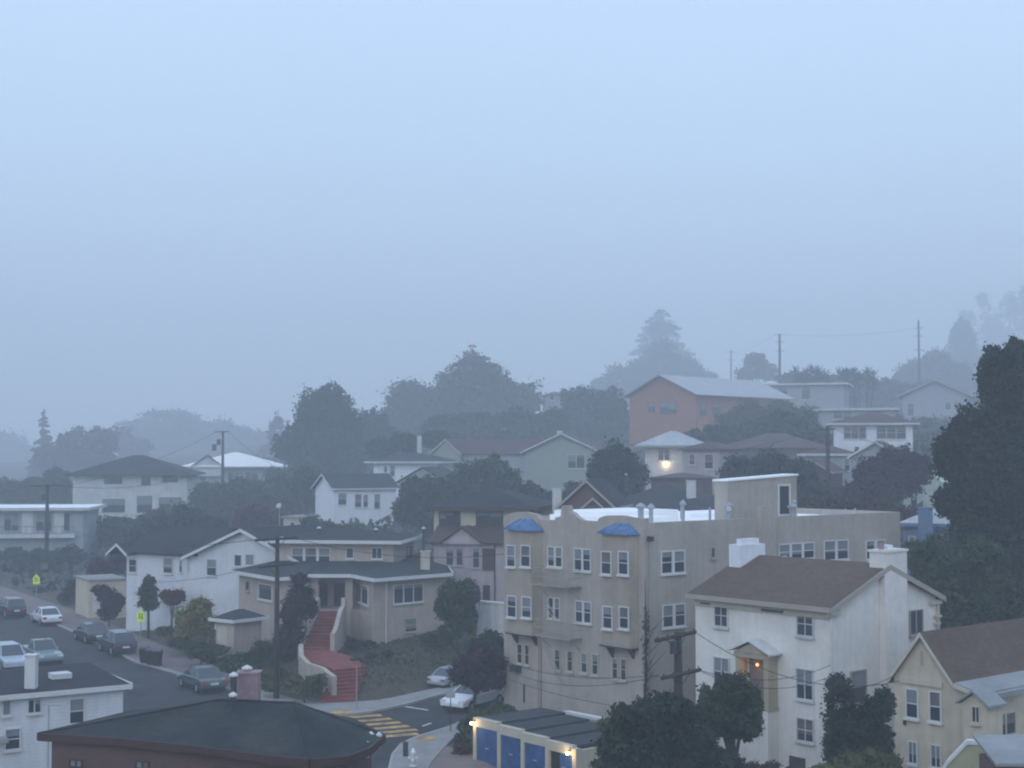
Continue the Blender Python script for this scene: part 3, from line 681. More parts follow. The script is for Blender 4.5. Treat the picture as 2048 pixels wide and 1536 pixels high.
# porch bay to the right of the gable
f3 = h.X(-1.1); s1, s0 = f3.hit(1925, 1430)[0], f3.hit(1975, 1430)[0]; z3 = f3.hit(1950, 1408)[1]
m = h.m(); m.box(-1.1, -.003, s0, s1, -3, z3); 
m.solid([(-1.1, s0, z3 + .002), (-1.1, s1, z3 + .002), (-1.1, (s0 + s1) / 2, z3 + .42)], [(-.003, s0, z3 + .002), (-.003, s1, z3 + .002), (-.003, (s0 + s1) / 2, z3 + .42)])
ep = h.add(m, 'entry_porch', 'cream_stucco')
m = h.m(); gable(m, -1.3, -.005, s0 - .2, s1 + .2, z3 - .08, .55, 'x', .1); h.add(m, 'porch_roof', 'flat_grey_roof', ep)
o = win(h, f3, (1944, 1412, 1961, 1446), 1, 1, frame='cream_trim', blind=0, cols=2); o.parent = ep
f4 = h.Y(0)
win(h, f4, (1990, 1425, 2030, 1472), 2, 1, frame='cream_trim')
m = h.m(); m.box(0, Ln, -1.6, -.005, -3, 1.2)
h.add(m, 'terrace', 'cream_stucco')
m = M(); f5 = Face(G(1880, 1545, 3.2), (1, -.25), (-.25, -1)); 
a_ = [f5.hit(*q) for q in [(1880, 1556), (1895, 1530), (1934, 1489), (2032, 1492), (2080, 1500)]]
cap = M()
for p_, q_ in zip(a_[:-1], a_[1:]):
    m.solid([f5.pt(p_[0], 0, 0), f5.pt(q_[0], 0, 0), f5.pt(q_[0], q_[1], 0), f5.pt(p_[0], p_[1], 0)], [f5.pt(p_[0], 0, -.25), f5.pt(q_[0], 0, -.25), f5.pt(q_[0], q_[1], -.25), f5.pt(p_[0], p_[1], -.25)])
    cap.solid([f5.pt(p_[0], p_[1] + .004, .06), f5.pt(q_[0], q_[1] + .004, .06), f5.pt(q_[0], q_[1] + .15, .06), f5.pt(p_[0], p_[1] + .15, .06)], [f5.pt(p_[0], p_[1] + .004, -.3), f5.pt(q_[0], q_[1] + .004, -.3), f5.pt(q_[0], q_[1] + .15, -.3), f5.pt(p_[0], p_[1] + .15, -.3)])
fp = f5.pt(a_[1][0], 0, 0); t = thing('stair_wall', 'stepped cream garden wall with white coping in the bottom right corner', 'wall', fp)
m.build('wall', 'ochre_wall', t, fp); cap.build('coping', 'white_trim', t, fp)

x, y, z = P(2030, 1510, 49); t = thing('garden_shed', 'blue grey shed roof in the bottom right corner', 'shed', (x, y, 0)); B_ = (x, y, 0)
m = M(); x0, _, _ = P(1996, 1510, 49); m.box(x0, x0 + 2.6, y, y + 2, -.5, z - .35); m.build('wall', 'dark_brown_wall', t, B_)
m = M(); m.solid([(x0 - .15, y - .2, z - .34), (x0 + 2.8, y - .2, z - .34), (x0 + 2.8, y + 2.2, z + .15), (x0 - .15, y + 2.2, z + .15)], [(x0 - .15, y - .2, z - .24), (x0 + 2.8, y - .2, z - .24), (x0 + 2.8, y + 2.2, z + .25), (x0 - .15, y + 2.2, z + .25)]); m.build('roof', 'flat_grey_roof', t, B_)

# ---------------------------------------------------------------- blue garages
gx, gy = G(946, 1521, .05)
a_ = radians(40); dl = (-sin(a_), cos(a_)); dr = (cos(a_), sin(a_))
fgar = Face((gx, gy), (-dl[0], -dl[1]), (-dr[0], -dr[1]))
gt = thing('garage_row', 'row of low garages with blue doors and a lamp at each end', 'garage', (gx, gy, 0))
GB = (gx, gy, 0)
cols_ = [946, 994, 1041, 1090, 1144]; tops = [(946, 1434), (994, 1449), (1041, 1464), (1090, 1479), (1144, 1497)]
wm, rm, cm = M(), M(), M(); DEP = 4.4
S = [fgar.hit(c, 1480)[0] for c in cols_]; Zt = [fgar.hit(tops[i][0] + 3, tops[i][1])[1] for i in range(5)]
for i in range(4):
    z1 = (Zt[i] * .75 + Zt[i + 1] * .25)
    s0, s1 = S[i], S[i + 1]
    fgar.box(wm, s0 + .003, s0 + .24, -1.5, z1 - .003, -.3, 0)
    fgar.box(wm, s0 + .243, s1 - .003, z1 - .42, z1 - .003, -.3, 0)
    fgar.box(wm, s0 + .243, s1 - .003, -1.5, z1 - .45, -DEP, -.5)
    fgar.box(rm, s0, s1, z1 - .15, z1 - .02, -DEP, -.31)
    if i == 3:
        fgar.box(cm, s0 + .25, s0 + .8, -.6, z1 - .46, -.12, -.1, 1); fgar.box(cm, s0 + .82, s1 - .01, -.6, z1 - .43, -.12, -.06)
    dm = M()
    if i < 3: fgar.box(dm, s0 + .25, s1 - .01, -.6, z1 - .43, -.12, -.06)
    else:
        fgar.box(dm, s0 + .95, s1 - .01, -.6, z1 - .43, -.12, -.06)
        km = M(); fgar.box(km, s0 + .25, s0 + .93, -.6, z1 - .43, -.2, -.15); km.build('doorway_shade', 'ink_and_doorway_shade', gt, GB)  # black slab paints the shade inside the half-open garage; solid block behind
    do_ = dm.build('door', 'blue_door', gt, GB)
    hm_ = M(); hs_ = (s0 + s1) / 2 + (.3 if i == 3 else .1); fgar.box(hm_, hs_ - .12, hs_ + .12, .75, .8, -.058, -.02); hm_.build('handle', 'metal_grey', do_, GB)
fgar.box(wm, S[4] + .003, S[4] + .26, -1.5, Zt[4] - .003, -.3, 0); fgar.box(wm, S[4] + .05, S[4] + .25, -1.5, Zt[4] - .1, -DEP, -.303)
wm.build('wall', 'cream_trim', gt, GB); rm.build('roof', 'tar_roof', gt, GB)
for s_, z_ in ((S[0] + .1, Zt[0] - .28), (S[4] - .12, Zt[4] - .22)):
    m = M(); m.sphere(fgar.pt(s_, z_, .16), .075, n=10); lmp = m.build('lamp', 'lamp_warm', gt, GB)
    m = M(); fgar.box(m, s_ - .05, s_ + .05, z_ + .06, z_ + .1, 0, .2); m.build('bracket', 'dark_metal', lmp, GB)
    li = bpy.data.lights.new('garage_light', 'POINT'); li.energy = 16; li.color = (1, .72, .35); li.shadow_soft_size = .08
    lo = bpy.data.objects.new('garage_light', li); COL.objects.link(lo); lo.location = fgar.pt(s_, z_ - .02, .34)
# retaining wall between garages and block
p0 = fgar.pt(S[0] + 1.2, 0, -DEP - .5); p1 = fgar.pt(S[4] + 1, 0, -DEP - .5)
m = M(); ff = face2(p0[:2], p1[:2], (p0[0] + 1, p0[1] + 5)); Lr = math.dist(p0[:2], p1[:2])
t = thing('retaining_wall', 'low concrete wall with pale coping between the garages and the beige block', 'wall', p0)
ff.box(m, 0, Lr, -1, 1.9, -.2, 0); m.build('wall', 'tan_stucco', t, p0)
m = M(); m.solid([ff.pt(0, 1.905, .05), ff.pt(Lr, 1.905, .05), ff.pt(Lr, 1.905, -.3), ff.pt(0, 1.905, -.3)], [ff.pt(0, 2.05, .05), ff.pt(Lr, 2.05, .05), ff.pt(Lr, 2.05, -.3), ff.pt(0, 2.05, -.3)]); m.build('coping', 'white_trim', t, p0)

# ---------------------------------------------------------------- near brown roofed house at the bottom
ze = 5.0
fe = [G(78, 1474, ze), G(240, 1484, ze), G(400, 1500, ze), G(540, 1519, ze), G(620, 1526, ze), G(690, 1521, ze), G(735, 1504, ze), G(766, 1477, ze)]
bk = [(-6.0, 54.4), (-8.5, 56.6), (-12, 57.2), (-14.5, 56)]
pol = fe + bk
r0 = P(440, 1400, 53.3); r1 = P(590, 1406, 51.6); 
cxy = (-10.3, 52, 0)
t = thing('brown_house', 'red brown house with a broad dark hip roof at the bottom of the picture', 'house', cxy)
m = M(); n = len(pol)
def rp(p):
    k = 0 if p[0] < (r0[0] + r1[0]) / 2 else 1
    return (r0, r1)[k]
for i in range(n):
    a, b = pol[i], pol[(i + 1) % n]; ra, rb = rp(a), rp(b); A_, B_ = (*a, ze + .12), (*b, ze + .12)
    m.face([A_, B_, rb, ra] if ra != rb else [A_, B_, ra])
m.face([(*p, ze + .02) for p in pol][::-1])
rfb = m.build('roof', 'shingle_roof', t, cxy)
m = M()
for a_, b_2 in [(r0, r1), (r0, (*pol[0], ze + .12)), (r1, (*pol[7], ze + .12)), (r1, (*pol[4], ze + .12))]: m.tube([(a_[0], a_[1], a_[2] + .0), (b_2[0], b_2[1], b_2[2] + .0)], .06, 5)
m.build('ridge_cap', 'shingle_roof', rfb, cxy)
m = M()
c_ = (-10.3, 51.8)
for i in range(n):
    a, b = pol[i], pol[(i + 1) % n]; ff = face2(a, b, c_); l = math.dist(a, b); ff.box(m, 0, l, ze - .12, ze + .14, .003, .1)
m.build('gutter', 'red_trim', t, cxy)
wp = [(c_[0] + (x - c_[0]) * .93, c_[1] + (y - c_[1]) * .88) for x, y in pol]
m = M(); m.prism(wp, -.5, ze + .01); m.build('wall', 'red_brown_wall', t, cxy)
class HH: pass
hb = HH(); hb.e = t; hb.base = cxy
for i, bxs in [(0, [(140, 1519, 165, 1560)]), (1, [(272, 1522, 300, 1565)]), (2, [(430, 1534, 470, 1575)])]:
    ff = face2(wp[i], wp[i + 1], c_)
    for b in bxs: win(hb, ff, b, 2, 1, frame='dark_trim', blind=.3)
# chimney and flues
def chim(tt, base, px0, px1, ytop, ybot, d, matn, depth=.6, cap=True, name='chimney'):
    x0, y0, z0 = P(px0, ybot, d); x1, _, _ = P(px1, ybot, d); z1 = zat(ytop, d)
    m = M(); m.box(x0, x1, y0, y0 + depth, z0 - .8, z1); 
    if cap: m.box(x0 - .05, x1 + .05, y0 - .05, y0 + depth + .05, z1 + .002, z1 + .08)
    return m.build(name, matn, tt, base)
def flue(tt, base, px, ytop, ybot, d, r=.1, cap=True, mt='dark_metal', name='flue'):
    x, y, z0 = P(px, ybot, d); z1 = zat(ytop, d); m = M(); m.tube([(x, y, z0 - .3), (x, y, z1)], r, 8); o = m.build(name, mt, tt, base)
    if cap:
        m = M(); m.tube([(x, y, z1 + .004), (x, y, z1 + .07), (x, y, z1 + .16)], [r * 1.5, r * 1.6, r * .3], 8); m.build('flue_cap', 'white_trim', o, base)
    return o
chim(t, cxy, 473, 516, 1349, 1402, 53, 'pink_brick'); flue(t, cxy, 467, 1353, 1398, 52.4, .11); flue(t, cxy, 494, 1339, 1350, 53.4, .13); flue(t, cxy, 466, 1393, 1403, 51.5, .1)
for px_, py_ in [(705, 1486), (742, 1474), (735, 1494), (758, 1475), (678, 1470)]:
    flue(t, cxy, px_, py_ - 2, py_ + 4, 49.8 if py_ > 1480 else 51, .07, mt='metal_grey', name='roof_vent')

# ---------------------------------------------------------------- white clapboard house bottom left
h = House('clapboard_house', 'white clapboard house with dark low roof in the bottom left corner', 'house', -330, 1450, 55, 33, 0)
# right-going wall (plane y=0): corner at px 246
x1_, y1_, _ = P(246, 1400, 68); h.c = (x1_ - h.dr[0] * 16, y1_ - h.dr[1] * 16); h.e.location = (h.c[0], h.c[1], 0); h.base = (h.c[0], h.c[1], 0)
fy = h.Y(); zt = fy.hit(246, 1374)[1]
m = h.m(); m.box(0, 16, 0, 6, -1, zt); h.add(m, 'wall', 'white_clap')
m = h.m(); m.solid([(-.3, -.25, zt + .003), (16.3, -.25, zt + .003), (16.3, 6.3, zt + .003), (-.3, 6.3, zt + .003)], [(-.3, -.25, zt + .12), (16.3, -.25, zt + .12), (16.3, 6.3, zt + .35), (-.3, 6.3, zt + .35)]); rf = h.add(m, 'roof', 'dark_roof')
m = h.m(); m.box(-.3, 16.35, -.31, -.253, zt - .08, zt + .14); m.box(16.303, 16.36, -.25, 6.3, zt - .05, zt + .2); h.add(m, 'fascia', 'white_trim')
win(h, fy, (137, 1396, 169, 1448), 1, 2, blind=.5); win(h, fy, (55, 1398, 82, 1426), 2, 1); win(h, fy, (4, 1401, 22, 1431), 1, 1, blind=1); win(h, fy, (8, 1456, 41, 1500), 1, 2)
q = fy.hit(165, 1360)[0]; m = h.m(); m.box(13.4, 14.3, 2.3, 3.1, zt + .25, zt + .5); h.add(m, 'roof_hatch', 'white_trim', rf)
chim(h.e, h.base, 49, 70, 1313, 1352, 66.5, 'white_trim', .45)
m = h.m(); m.box(10.2, 10.7, -.6, -.05, zt - 1.9, zt - 1.7); 
h.add(m, 'wall_lamp', 'metal_grey')
x, y, z = P(97, 1466, 63); m = M(); m.tube([(x, y, 0), (x, y, zat(1410, 63))], .03, 6); m.tube([P(78, 1410, 63), P(120, 1411, 63)], .015, 5)
for k in range(5): m.tube([P(80 + k * 9, 1410, 62.7), P(80 + k * 9, 1410, 63.3)], .01, 4)
single(m, 'antenna', 'metal_grey', 'thin television aerial on a pole before the white clapboard wall', 'antenna', (x, y, 0))
m = M(); A_ = [P(-60, 1400, 66.5), P(46, 1400, 66.5), P(34, 1374, 70), P(-60, 1368, 70)]
m.solid([(a[0], a[1], a[2] - .16) for a in A_], A_); m.build('side_roof', 'redbrown_roof', rf, h.base)

# ---------------------------------------------------------------- corner house with red steps
zE = 5.9
ev = [G(458, 1144, zE), G(551, 1160, zE), G(603, 1157, zE), G(617, 1153, zE), G(701, 1153, zE), G(750, 1162, zE), G(905, 1150, zE)]
ev += [(ev[6][0] - 1.0, 119), (-17.5, 121)]
C0 = (-13.2, 112.5); RB = (C0[0], C0[1], 1)
t = thing('corner_house', 'tan two storey corner house with white fascias above the red steps', 'house', RB)
hr = HH(); hr.e = t; hr.base = RB
U = House('tmp', 'x', 'x', 787, 1110, 111.5, 82, 5); bpy.data.objects.remove(U.e)
ux = U.X(); uy = U.Y(); UW = ux.hit(552, 1110)[0]; UL = 7.5
zue = ux.hit(700, 1084)[1]; zj = zE + .75
n = len(ev)
inn = []
UC = [U.T(0, 0, 0), U.T(UL, 0, 0), U.T(UL, UW, 0), U.T(0, UW, 0)]
cor = {0: UC[3], 1: ((UC[3][0] * .8 + UC[0][0] * .2), (UC[3][1] * .8 + UC[0][1] * .2)), 2: ((UC[3][0] * .7 + UC[0][0] * .3), (UC[3][1] * .7 + UC[0][1] * .3)), 3: ((UC[3][0] * .62 + UC[0][0] * .38), (UC[3][1] * .62 + UC[0][1] * .38)),
       4: ((UC[3][0] * .25 + UC[0][0] * .75), (UC[3][1] * .25 + UC[0][1] * .75)), 5: (UC[0][0] + .3, UC[0][1] - .3), 6: UC[1], 7: UC[1], 8: UC[2]}
m = M()
for i in range(n):
    j = (i + 1) % n; a, b = ev[i], ev[j]; ca, cb = cor[i], cor[j]
    f_ = [(*a, zE + .1), (*b, zE + .1), (cb[0], cb[1], zj), (ca[0], ca[1], zj)]
    if math.dist(ca[:2], cb[:2]) < .01: f_ = f_[:3]
    m.face(f_)
m.face([(*p, zE) for p in ev][::-1])
m.build('lower_roof', 'grey_roof', t, RB)
m = M()
for i in range(n):
    a, b = ev[i], ev[(i + 1) % n]; ff = face2(a, b, C0); ff.box(m, 0, math.dist(a, b), zE - .08, zE + .17, .003, .07)
m.build('fascia', 'white_trim', t, RB)
def toward(p, c, k): l = math.dist(p, c); return (p[0] + (c[0] - p[0]) * k / l, p[1] + (c[1] - p[1]) * k / l)
CC = (-12.5, 113)
lw = [toward(p, CC, .75) for p in ev]
lw[3] = (lw[3][0], lw[3][1] + 2.2); lw[4] = (lw[4][0], lw[4][1] + 2.2); lw[2] = (lw[2][0], lw[2][1])
m = M(); m.prism(lw, -1, zE - .005); m.build('lower_wall', 'tan_stucco', t, RB)
# porch floor, columns
pf = [lw[2], (lw[3][0] - .1, lw[3][1] - 2.6), (lw[4][0] + .1, lw[4][1] - 2.6), lw[5], (lw[4][0] + .1, lw[4][1]), (lw[3][0] - .1, lw[3][1])]
m = M(); m.prism([lw[2], (lw[3][0], lw[3][1] - 2.4), (lw[4][0], lw[4][1] - 2.4), lw[5], lw[4], lw[3]], 0, 3.45); m.build('porch_floor', 'tan_stucco', t, RB)
m = M()
for p in ((lw[3][0] + .1, lw[3][1] - 2.1), (lw[4][0] - .1, lw[4][1] - 2.1)): m = M(); m.box(p[0] - .28, p[0] + .28, p[1] - .28, p[1] + .28, 3.455, zE - .01); m.build('porch_column', 'tan_stucco', t, RB)
ffd = face2(lw[3], lw[4], (lw[3][0], lw[3][1] + 9))
panel(hr, ffd, (668, 1167, 690, 1217), 'front_door', 'dark_trim', .06); panel(hr, ffd, (626, 1168, 655, 1212), 'side_light', 'dark_trim', .05)
f01 = face2(lw[0], lw[1], CC); f45 = face2(lw[4], lw[5], CC); f56 = face2(lw[5], lw[6], CC)
win(hr, f01, (518, 1168, 545, 1200), 1, 1, blind=.3); win(hr, f01, (492, 1162, 500, 1182), 1, 1, frame='beige_trim', blind=0)
win(hr, f45, (711, 1168, 737, 1206), 2, 1, blind=.2)
win(hr, f56, (786, 1168, 846, 1206), 3, 1, blind=.2); win(hr, f56, (809, 1236, 833, 1264), 1, 2, frame='tan_stucco', blind=.8)
m = M(); a__ = lw[5]; m.tube([(lw[5][0] + .9, lw[5][1] + .55, 0), (lw[5][0] + .9, lw[5][1] + .55, zE)], .05, 6); m.build('drainpipe', 'pale_stucco', t, RB)
# upper storey
T_ = U.T
m = M(T_); m.box(0, UL, 0, UW, zE - .5, zue - .004); m.build('upper_wall', 'tan_stucco', t, RB)
m = M(T_); hip(m, -.7, UL + .6, -.7, UW + .6, zue, .75, .1); rf = m.build('upper_roof', 'grey_roof', t, RB)
m = M(T_); band(m, -.7, UL + .6, -.7, UW + .6, zue - .1, zue + .16); m.build('fascia', 'white_trim', t, RB)
for b, n_ in [((583, 1095, 661, 1127), 3)]: win(hr, ux, b, n_, 2, mull=.22, blind=.55)
win(hr, ux, (692, 1095, 708, 1117), 1, 1); win(hr, ux, (743, 1095, 765, 1118), 1, 1, blind=0, cols=2)
win(hr, uy, (812, 1094, 822, 1125), 1, 1, frame='dark_trim', blind=0)
chim(t, RB, 841, 859, 1104, 1150, 109, 'cream_trim', .6); flue(t, RB, 847, 1058, 1104, 109.3, .1)
flue(t, RB, 638, 1057, 1062, 114, .12); flue(t, RB, 752, 1060, 1065, 114, .12)
# steps
def flight(nm, L0, R0, z0, L1_, R1, z1, n, label, mt='red_step'):
    m = M()
    for k in range(n):
        a, b = k / n, (k + 1) / n; lp = lambda p, q, u: (p[0] + (q[0] - p[0]) * u, p[1] + (q[1] - p[1]) * u)
        q = [lp(L0, L1_, a), lp(R0, R1, a), lp(R0, R1, b), lp(L0, L1_, b)]; z = z0 + (z1 - z0) * (k + 1) / n
        m.solid([(x, y, -.3) for x, y in q], [(x, y, z) for x, y in q])
    return m
zl = 1.65; PT = 3.55
st = thing('red_steps', 'red painted steps climbing from the corner pavement to the tan house porch', 'steps', (*G(675, 1404, .14), 0))
SB = tuple(st.location)
A0, B0 = G(641, 1406, .14), G(712, 1403, .14); A1, B1 = G(668, 1338, zl), G(732, 1331, zl)
flight('', A0, B0, .14, A1, B1, zl, 9, '').build('lower_flight', 'red_step', st, SB)
lp_ = [A1, B1, G(700, 1311, zl), G(661, 1301, zl), G(603, 1300, zl), G(606, 1316, zl), G(630, 1326, zl)]
m = M(); m.prism(lp_, -.3, zl - .004); m.build('landing', 'red_step', st, SB)
A2, B2 = G(604, 1300, zl), G(660, 1300, zl); A3, B3 = G(640, 1222, PT), G(684, 1222, PT)
flight('', A2, B2, zl, A3, B3, PT, 12, '').build('upper_flight', 'red_step', st, SB)
def curvewall(nm, pts, hts, w, mt, side):
    m = M()
    for i in range(len(pts) - 1):
        a, b = pts[i], pts[i + 1]; l = math.dist(a, b); nx, ny = -(b[1] - a[1]) / l * w * side, (b[0] - a[0]) / l * w * side
        q = [a, b, (b[0] + nx, b[1] + ny), (a[0] + nx, a[1] + ny)]; zz = [hts[i], hts[i + 1], hts[i + 1], hts[i]]
        m.solid([(x, y, -.3) for x, y in q], [(x, y, z) for (x, y), z in zip(q, zz)])
    return m.build(nm, mt, st, SB)
def lerp2(p, q, u): return (p[0] + (q[0] - p[0]) * u, p[1] + (q[1] - p[1]) * u)
hs = [2.75, 2.75, 2.8, 3.0, 3.4, 3.75, 3.95, 4.0, 4.5, 4.5]; us = [0, .12, .13, .3, .45, .6, .75, .9, .91, 1.02]
curvewall('side_wall', [lerp2(A2, A3, u) for u in us], hs, .3, 'tan_stucco', 1)
curvewall('side_wall', [lerp2(B2, B3, u) for u in us], hs, .3, 'tan_stucco', -1)
cw = [G(597, 1300, 1.9), G(598, 1314, 1.9), G(612, 1326, 1.9), G(640, 1333, 1.9), G(664, 1343, 1.9)]
curvewall('landing_wall', cw, [2.3, 2.0, 1.9, 1.85, 1.6], .3, 'tan_stucco', 1)
m = M(); 
for u in (0, .33, .66, 1):
    x, y = lerp2(B0, B1, u); z = .14 + (zl - .14) * u; m.tube([(x, y, z), (x, y, z + .9)], .025, 5)
m.tube([(*B0, 1.04), (*B1, zl + .9)], .025, 5); m.build('handrail', 'red_trim', st, SB)
m = M(); x, y = G(713, 1418, .14); m.tube([(x, y, .1), (x, y, 2.6)], .035, 6)
single(m, 'sign_post', 'metal_grey', 'thin grey post at the kerb beside the foot of the red steps', 'post', (x, y, .14))

# small hut left of the steps
h = House('garden_hut', 'small cream hut with dark hip roof and white fascia among the shrubs', 'hut', 467, 1290, 100.5, 52, .2)
fx, fy = h.X(), h.Y(); W_ = fx.hit(432, 1270)[0]; L_ = fy.hit(523, 1270)[0]; z_ = fx.hit(467, 1243)[1]
m = h.m(); m.box(0, L_, 0, W_, -1, z_); h.add(m, 'wall', 'tan_stucco')
m = h.m(); hip(m, -.35, L_ + .35, -.35, W_ + .35, z_, .6, .08); h.add(m, 'roof', 'dark_roof')
m = h.m(); band(m, -.35, L_ + .35, -.35, W_ + .35, z_ - .08, z_ + .14); h.add(m, 'fascia', 'white_trim')
panel(h, fx, (437, 1252, 456, 1306), 'door', 'cream_trim', .05)
x, y = G(450, 1311, .7); m = M(); m.box(x - .22, x + .22, y - .2, y + .2, .3, 1.1); m.box(x - .25, x + .25, y - .23, y + .23, 1.105, 1.2)
single(m, 'recycling_bin', 'paint_blue', 'pale blue bin standing by the cream hut', 'bin', (x, y, .4))

# ---------------------------------------------------------------- white bungalow on the left
h = House('white_bungalow', 'long white clapboard house with a wide front gable beside the corner house', 'house', 590, 1150, 113.5, 59, .5)
fx = h.X(); W_ = fx.hit(253, 1150)[0]
g0, gA = fx.hit(385, 1114), fx.hit(496, 1060); half = g0[0] - gA[0]; ze = g0[1]; hh = gA[1] - ze
yR = gA[0] - half
m = h.m(); m.box(.004, 8, yR, W_, -.6, ze)
gwall_x(m, -.4, 9, yR, g0[0], -.6, ze, hh - .1); h.add(m, 'wall', 'white_clap')
m = h.m(); gable(m, -.9, 9.3, yR - .45, g0[0] + .45, ze - .12, hh + .14, 'x', .12)
zw = fx.hit(320, 1108)[1]
m.solid([(-.5, g0[0] - 1, zw), (-.5, W_ + .4, zw), (4, W_ + .4, zw + 2.0), (4, g0[0] - 1, zw + 2.0)], [(-.5, g0[0] - 1, zw + .12), (-.5, W_ + .4, zw + .12), (4, W_ + .4, zw + 2.12), (4, g0[0] - 1, zw + 2.12)])
m.solid([(4, g0[0] - 1, zw + 2.0), (4, W_ + .4, zw + 2.0), (8.5, W_ + .4, zw), (8.5, g0[0] - 1, zw)], [(4, g0[0] - 1, zw + 2.12), (4, W_ + .4, zw + 2.12), (8.5, W_ + .4, zw + .12), (8.5, g0[0] - 1, zw + .12)])
h.add(m, 'roof', 'dark_roof')
sa, sl, sr = fx.hit(250, 1088), fx.hit(231, 1108), fx.hit(270, 1108)
m = h.m(); gable(m, -1.0, 3, sr[0] - .1, sl[0] + .1, sl[1], sa[1] - sl[1], 'x', .1); h.add(m, 'porch_roof', 'dark_roof')
m = h.m(); verge(m, [(-1.003, sl[0] + .1, sl[1] + .1), (-1.003, (sr[0] + sl[0]) / 2, sa[1] + .1), (-1.003, sr[0] - .1, sl[1] + .1)], (-1, 0), .22); h.add(m, 'verge_board', 'white_trim'); m = h.m()
verge(m, [(-.903, g0[0] + .45, ze), (-.903, gA[0], ze + hh + .14), (-.903, yR - .45, ze)], (-1, 0), .25); h.add(m, 'verge_board', 'white_trim')
fg = h.X(-.4)
for b, n_, ff in [((258, 1118, 274, 1145), 1, fx), ((327, 1115, 346, 1147), 1, fx), ((359, 1118, 365, 1145), 1, fx), ((377, 1119, 386, 1146), 1, fx), ((414, 1118, 434, 1152), 1, fg)]: win(h, ff, b, n_, 2, frame='white_trim')
win(h, fg, (469, 1109, 484, 1133), 1, 1, blind=0); win(h, fg, (491, 1108, 509, 1131), 1, 1, blind=1)

# cream garage left of it
h = House('cream_garage', 'pale cream garage wall behind the dark red shrub at street side', 'garage', 178, 1200, 131, 30, 0)
fx, fy = h.X(), h.Y(); L_ = fy.hit(252, 1200)[0]; z_ = fy.hit(210, 1161)[1]
m = h.m(); m.box(0, L_, 0, 5, -.6, z_); h.add(m, 'wall', 'cream_stucco'); m = h.m(); m.box(-.15, L_ + .1, -.15, 5.1, z_ + .003, z_ + .15); h.add(m, 'roof', 'concrete')
panel(h, fy, (186, 1182, 214, 1226), 'garage_door', 'pale_stucco', .05)
# retaining wall on the slope by the block
p0 = P(955, 1206, 103); p1 = P(1030, 1206, 101)
m = M(); ff = face2(p0[:2], p1[:2], (p0[0], 130)); ff.box(m, 0, math.dist(p0[:2], p1[:2]), -1, zat(1208, 102), -.3, 0)
t = thing('slope_wall', 'pale stucco retaining wall on the slope beside the beige block', 'wall', (p0[0], p0[1], .5)); B_ = tuple(t.location)
m.build('wall', 'pale_stucco', t, B_); m = M(); ff.box(m, -.05, math.dist(p0[:2], p1[:2]), zat(1208, 102) + .003, zat(1204, 102), -.35, .05); m.build('coping', 'white_trim', t, B_)

# ---------------------------------------------------------------- generic background houses
def simple_house(name, label, px, pyb, d, a, lcol, rcol, yeave, ridge_y, wallm, roofm, wins=(), rwins=(), style='hip', over=.5, fascia='white_trim', depth=None, flat=False, base_extra=3, frame='white_trim', chims=(), flues=(), rise=None, cat='house', n_rows=2, rl=None):
    """near corner px; wall runs left to column lcol and right to column rcol (or depth m)"""
    d0 = d; d = D(d); over *= d / d0; depth = depth * d / d0 if depth else None
    zb = zat(pyb, d); h = House(name, label, cat, px, pyb, d, a, zb)
    fx, fy = h.X(), h.Y(); W_ = fx.hit(lcol, yeave)[0] if lcol else 8; L_ = depth if depth else fy.hit(rcol, yeave)[0]
    ze = fx.hit(px, yeave)[1]
    m = h.m()
    if rise is None: 
        dm = d + (W_ * abs(h.dl[1]) + L_ * abs(h.dr[1])) / 2; rise = max(.3, zat(ridge_y, dm) - ze)
    if style in ('hip', 'flat'): m.box(0, L_, 0, W_, zb - base_extra, ze)
    elif style == 'gx': gwall_x(m, 0, L_, 0, W_, zb - base_extra, ze, rise - .1)
    else: gwall_y(m, 0, L_, 0, W_, zb - base_extra, ze, rise - .1)
    h.add(m, 'wall', wallm); m = h.m(); o = over
    if style == 'hip': hip(m, -o, L_ + o, -o, W_ + o, ze + .003, rise - .15, .12, 0, rl * (W_ + 2 * o) if rl else None)
    elif style == 'flat': m.box(-o, L_ + o, -o, W_ + o, ze + .003, ze + .25)
    elif style == 'gx': gable(m, -o, L_ + o, -o, W_ + o, ze - .1, rise + .08, 'x', .14)
    else: gable(m, -o, L_ + o, -o, W_ + o, ze - .1, rise + .08, 'y', .14)
    h.add(m, 'roof', roofm)
    if fascia:
        m = h.m(); z0, z1 = ze - .1, ze + .16
        if style in ('hip', 'flat'): band(m, -o, L_ + o, -o, W_ + o, z0, z1 + (.14 if style == 'flat' else 0))
        elif style == 'gx':
            verge(m, [(-o - .003, -o, ze + .02), (-o - .003, W_ / 2, ze + rise + .1), (-o - .003, W_ + o, ze + .02)], (-1, 0), .22); m.box(-o, L_ + o, -o - .06, -o - .003, ze - .12, ze + .06)
        else:
            verge(m, [(-o, -o - .003, ze + .02), (L_ / 2, -o - .003, ze + rise + .1), (L_ + o, -o - .003, ze + .02)], (0, -1), .22); m.box(-o - .06, -o - .003, -o, W_ + o, ze - .12, ze + .06)
        h.add(m, 'fascia', fascia)
    for b in wins: win(h, fx, b[:4], b[4] if len(b) > 4 else 1, b[5] if len(b) > 5 else n_rows, frame=frame)
    for b in rwins: win(h, fy, b[:4], b[4] if len(b) > 4 else 1, b[5] if len(b) > 5 else n_rows, frame=frame)
    for c in chims: chim(h.e, h.base, *c[:4], D(c[4]), *c[5:])
    for c in flues: flue(h.e, h.base, *c[:3], D(c[3]), *c[4:])
    return h
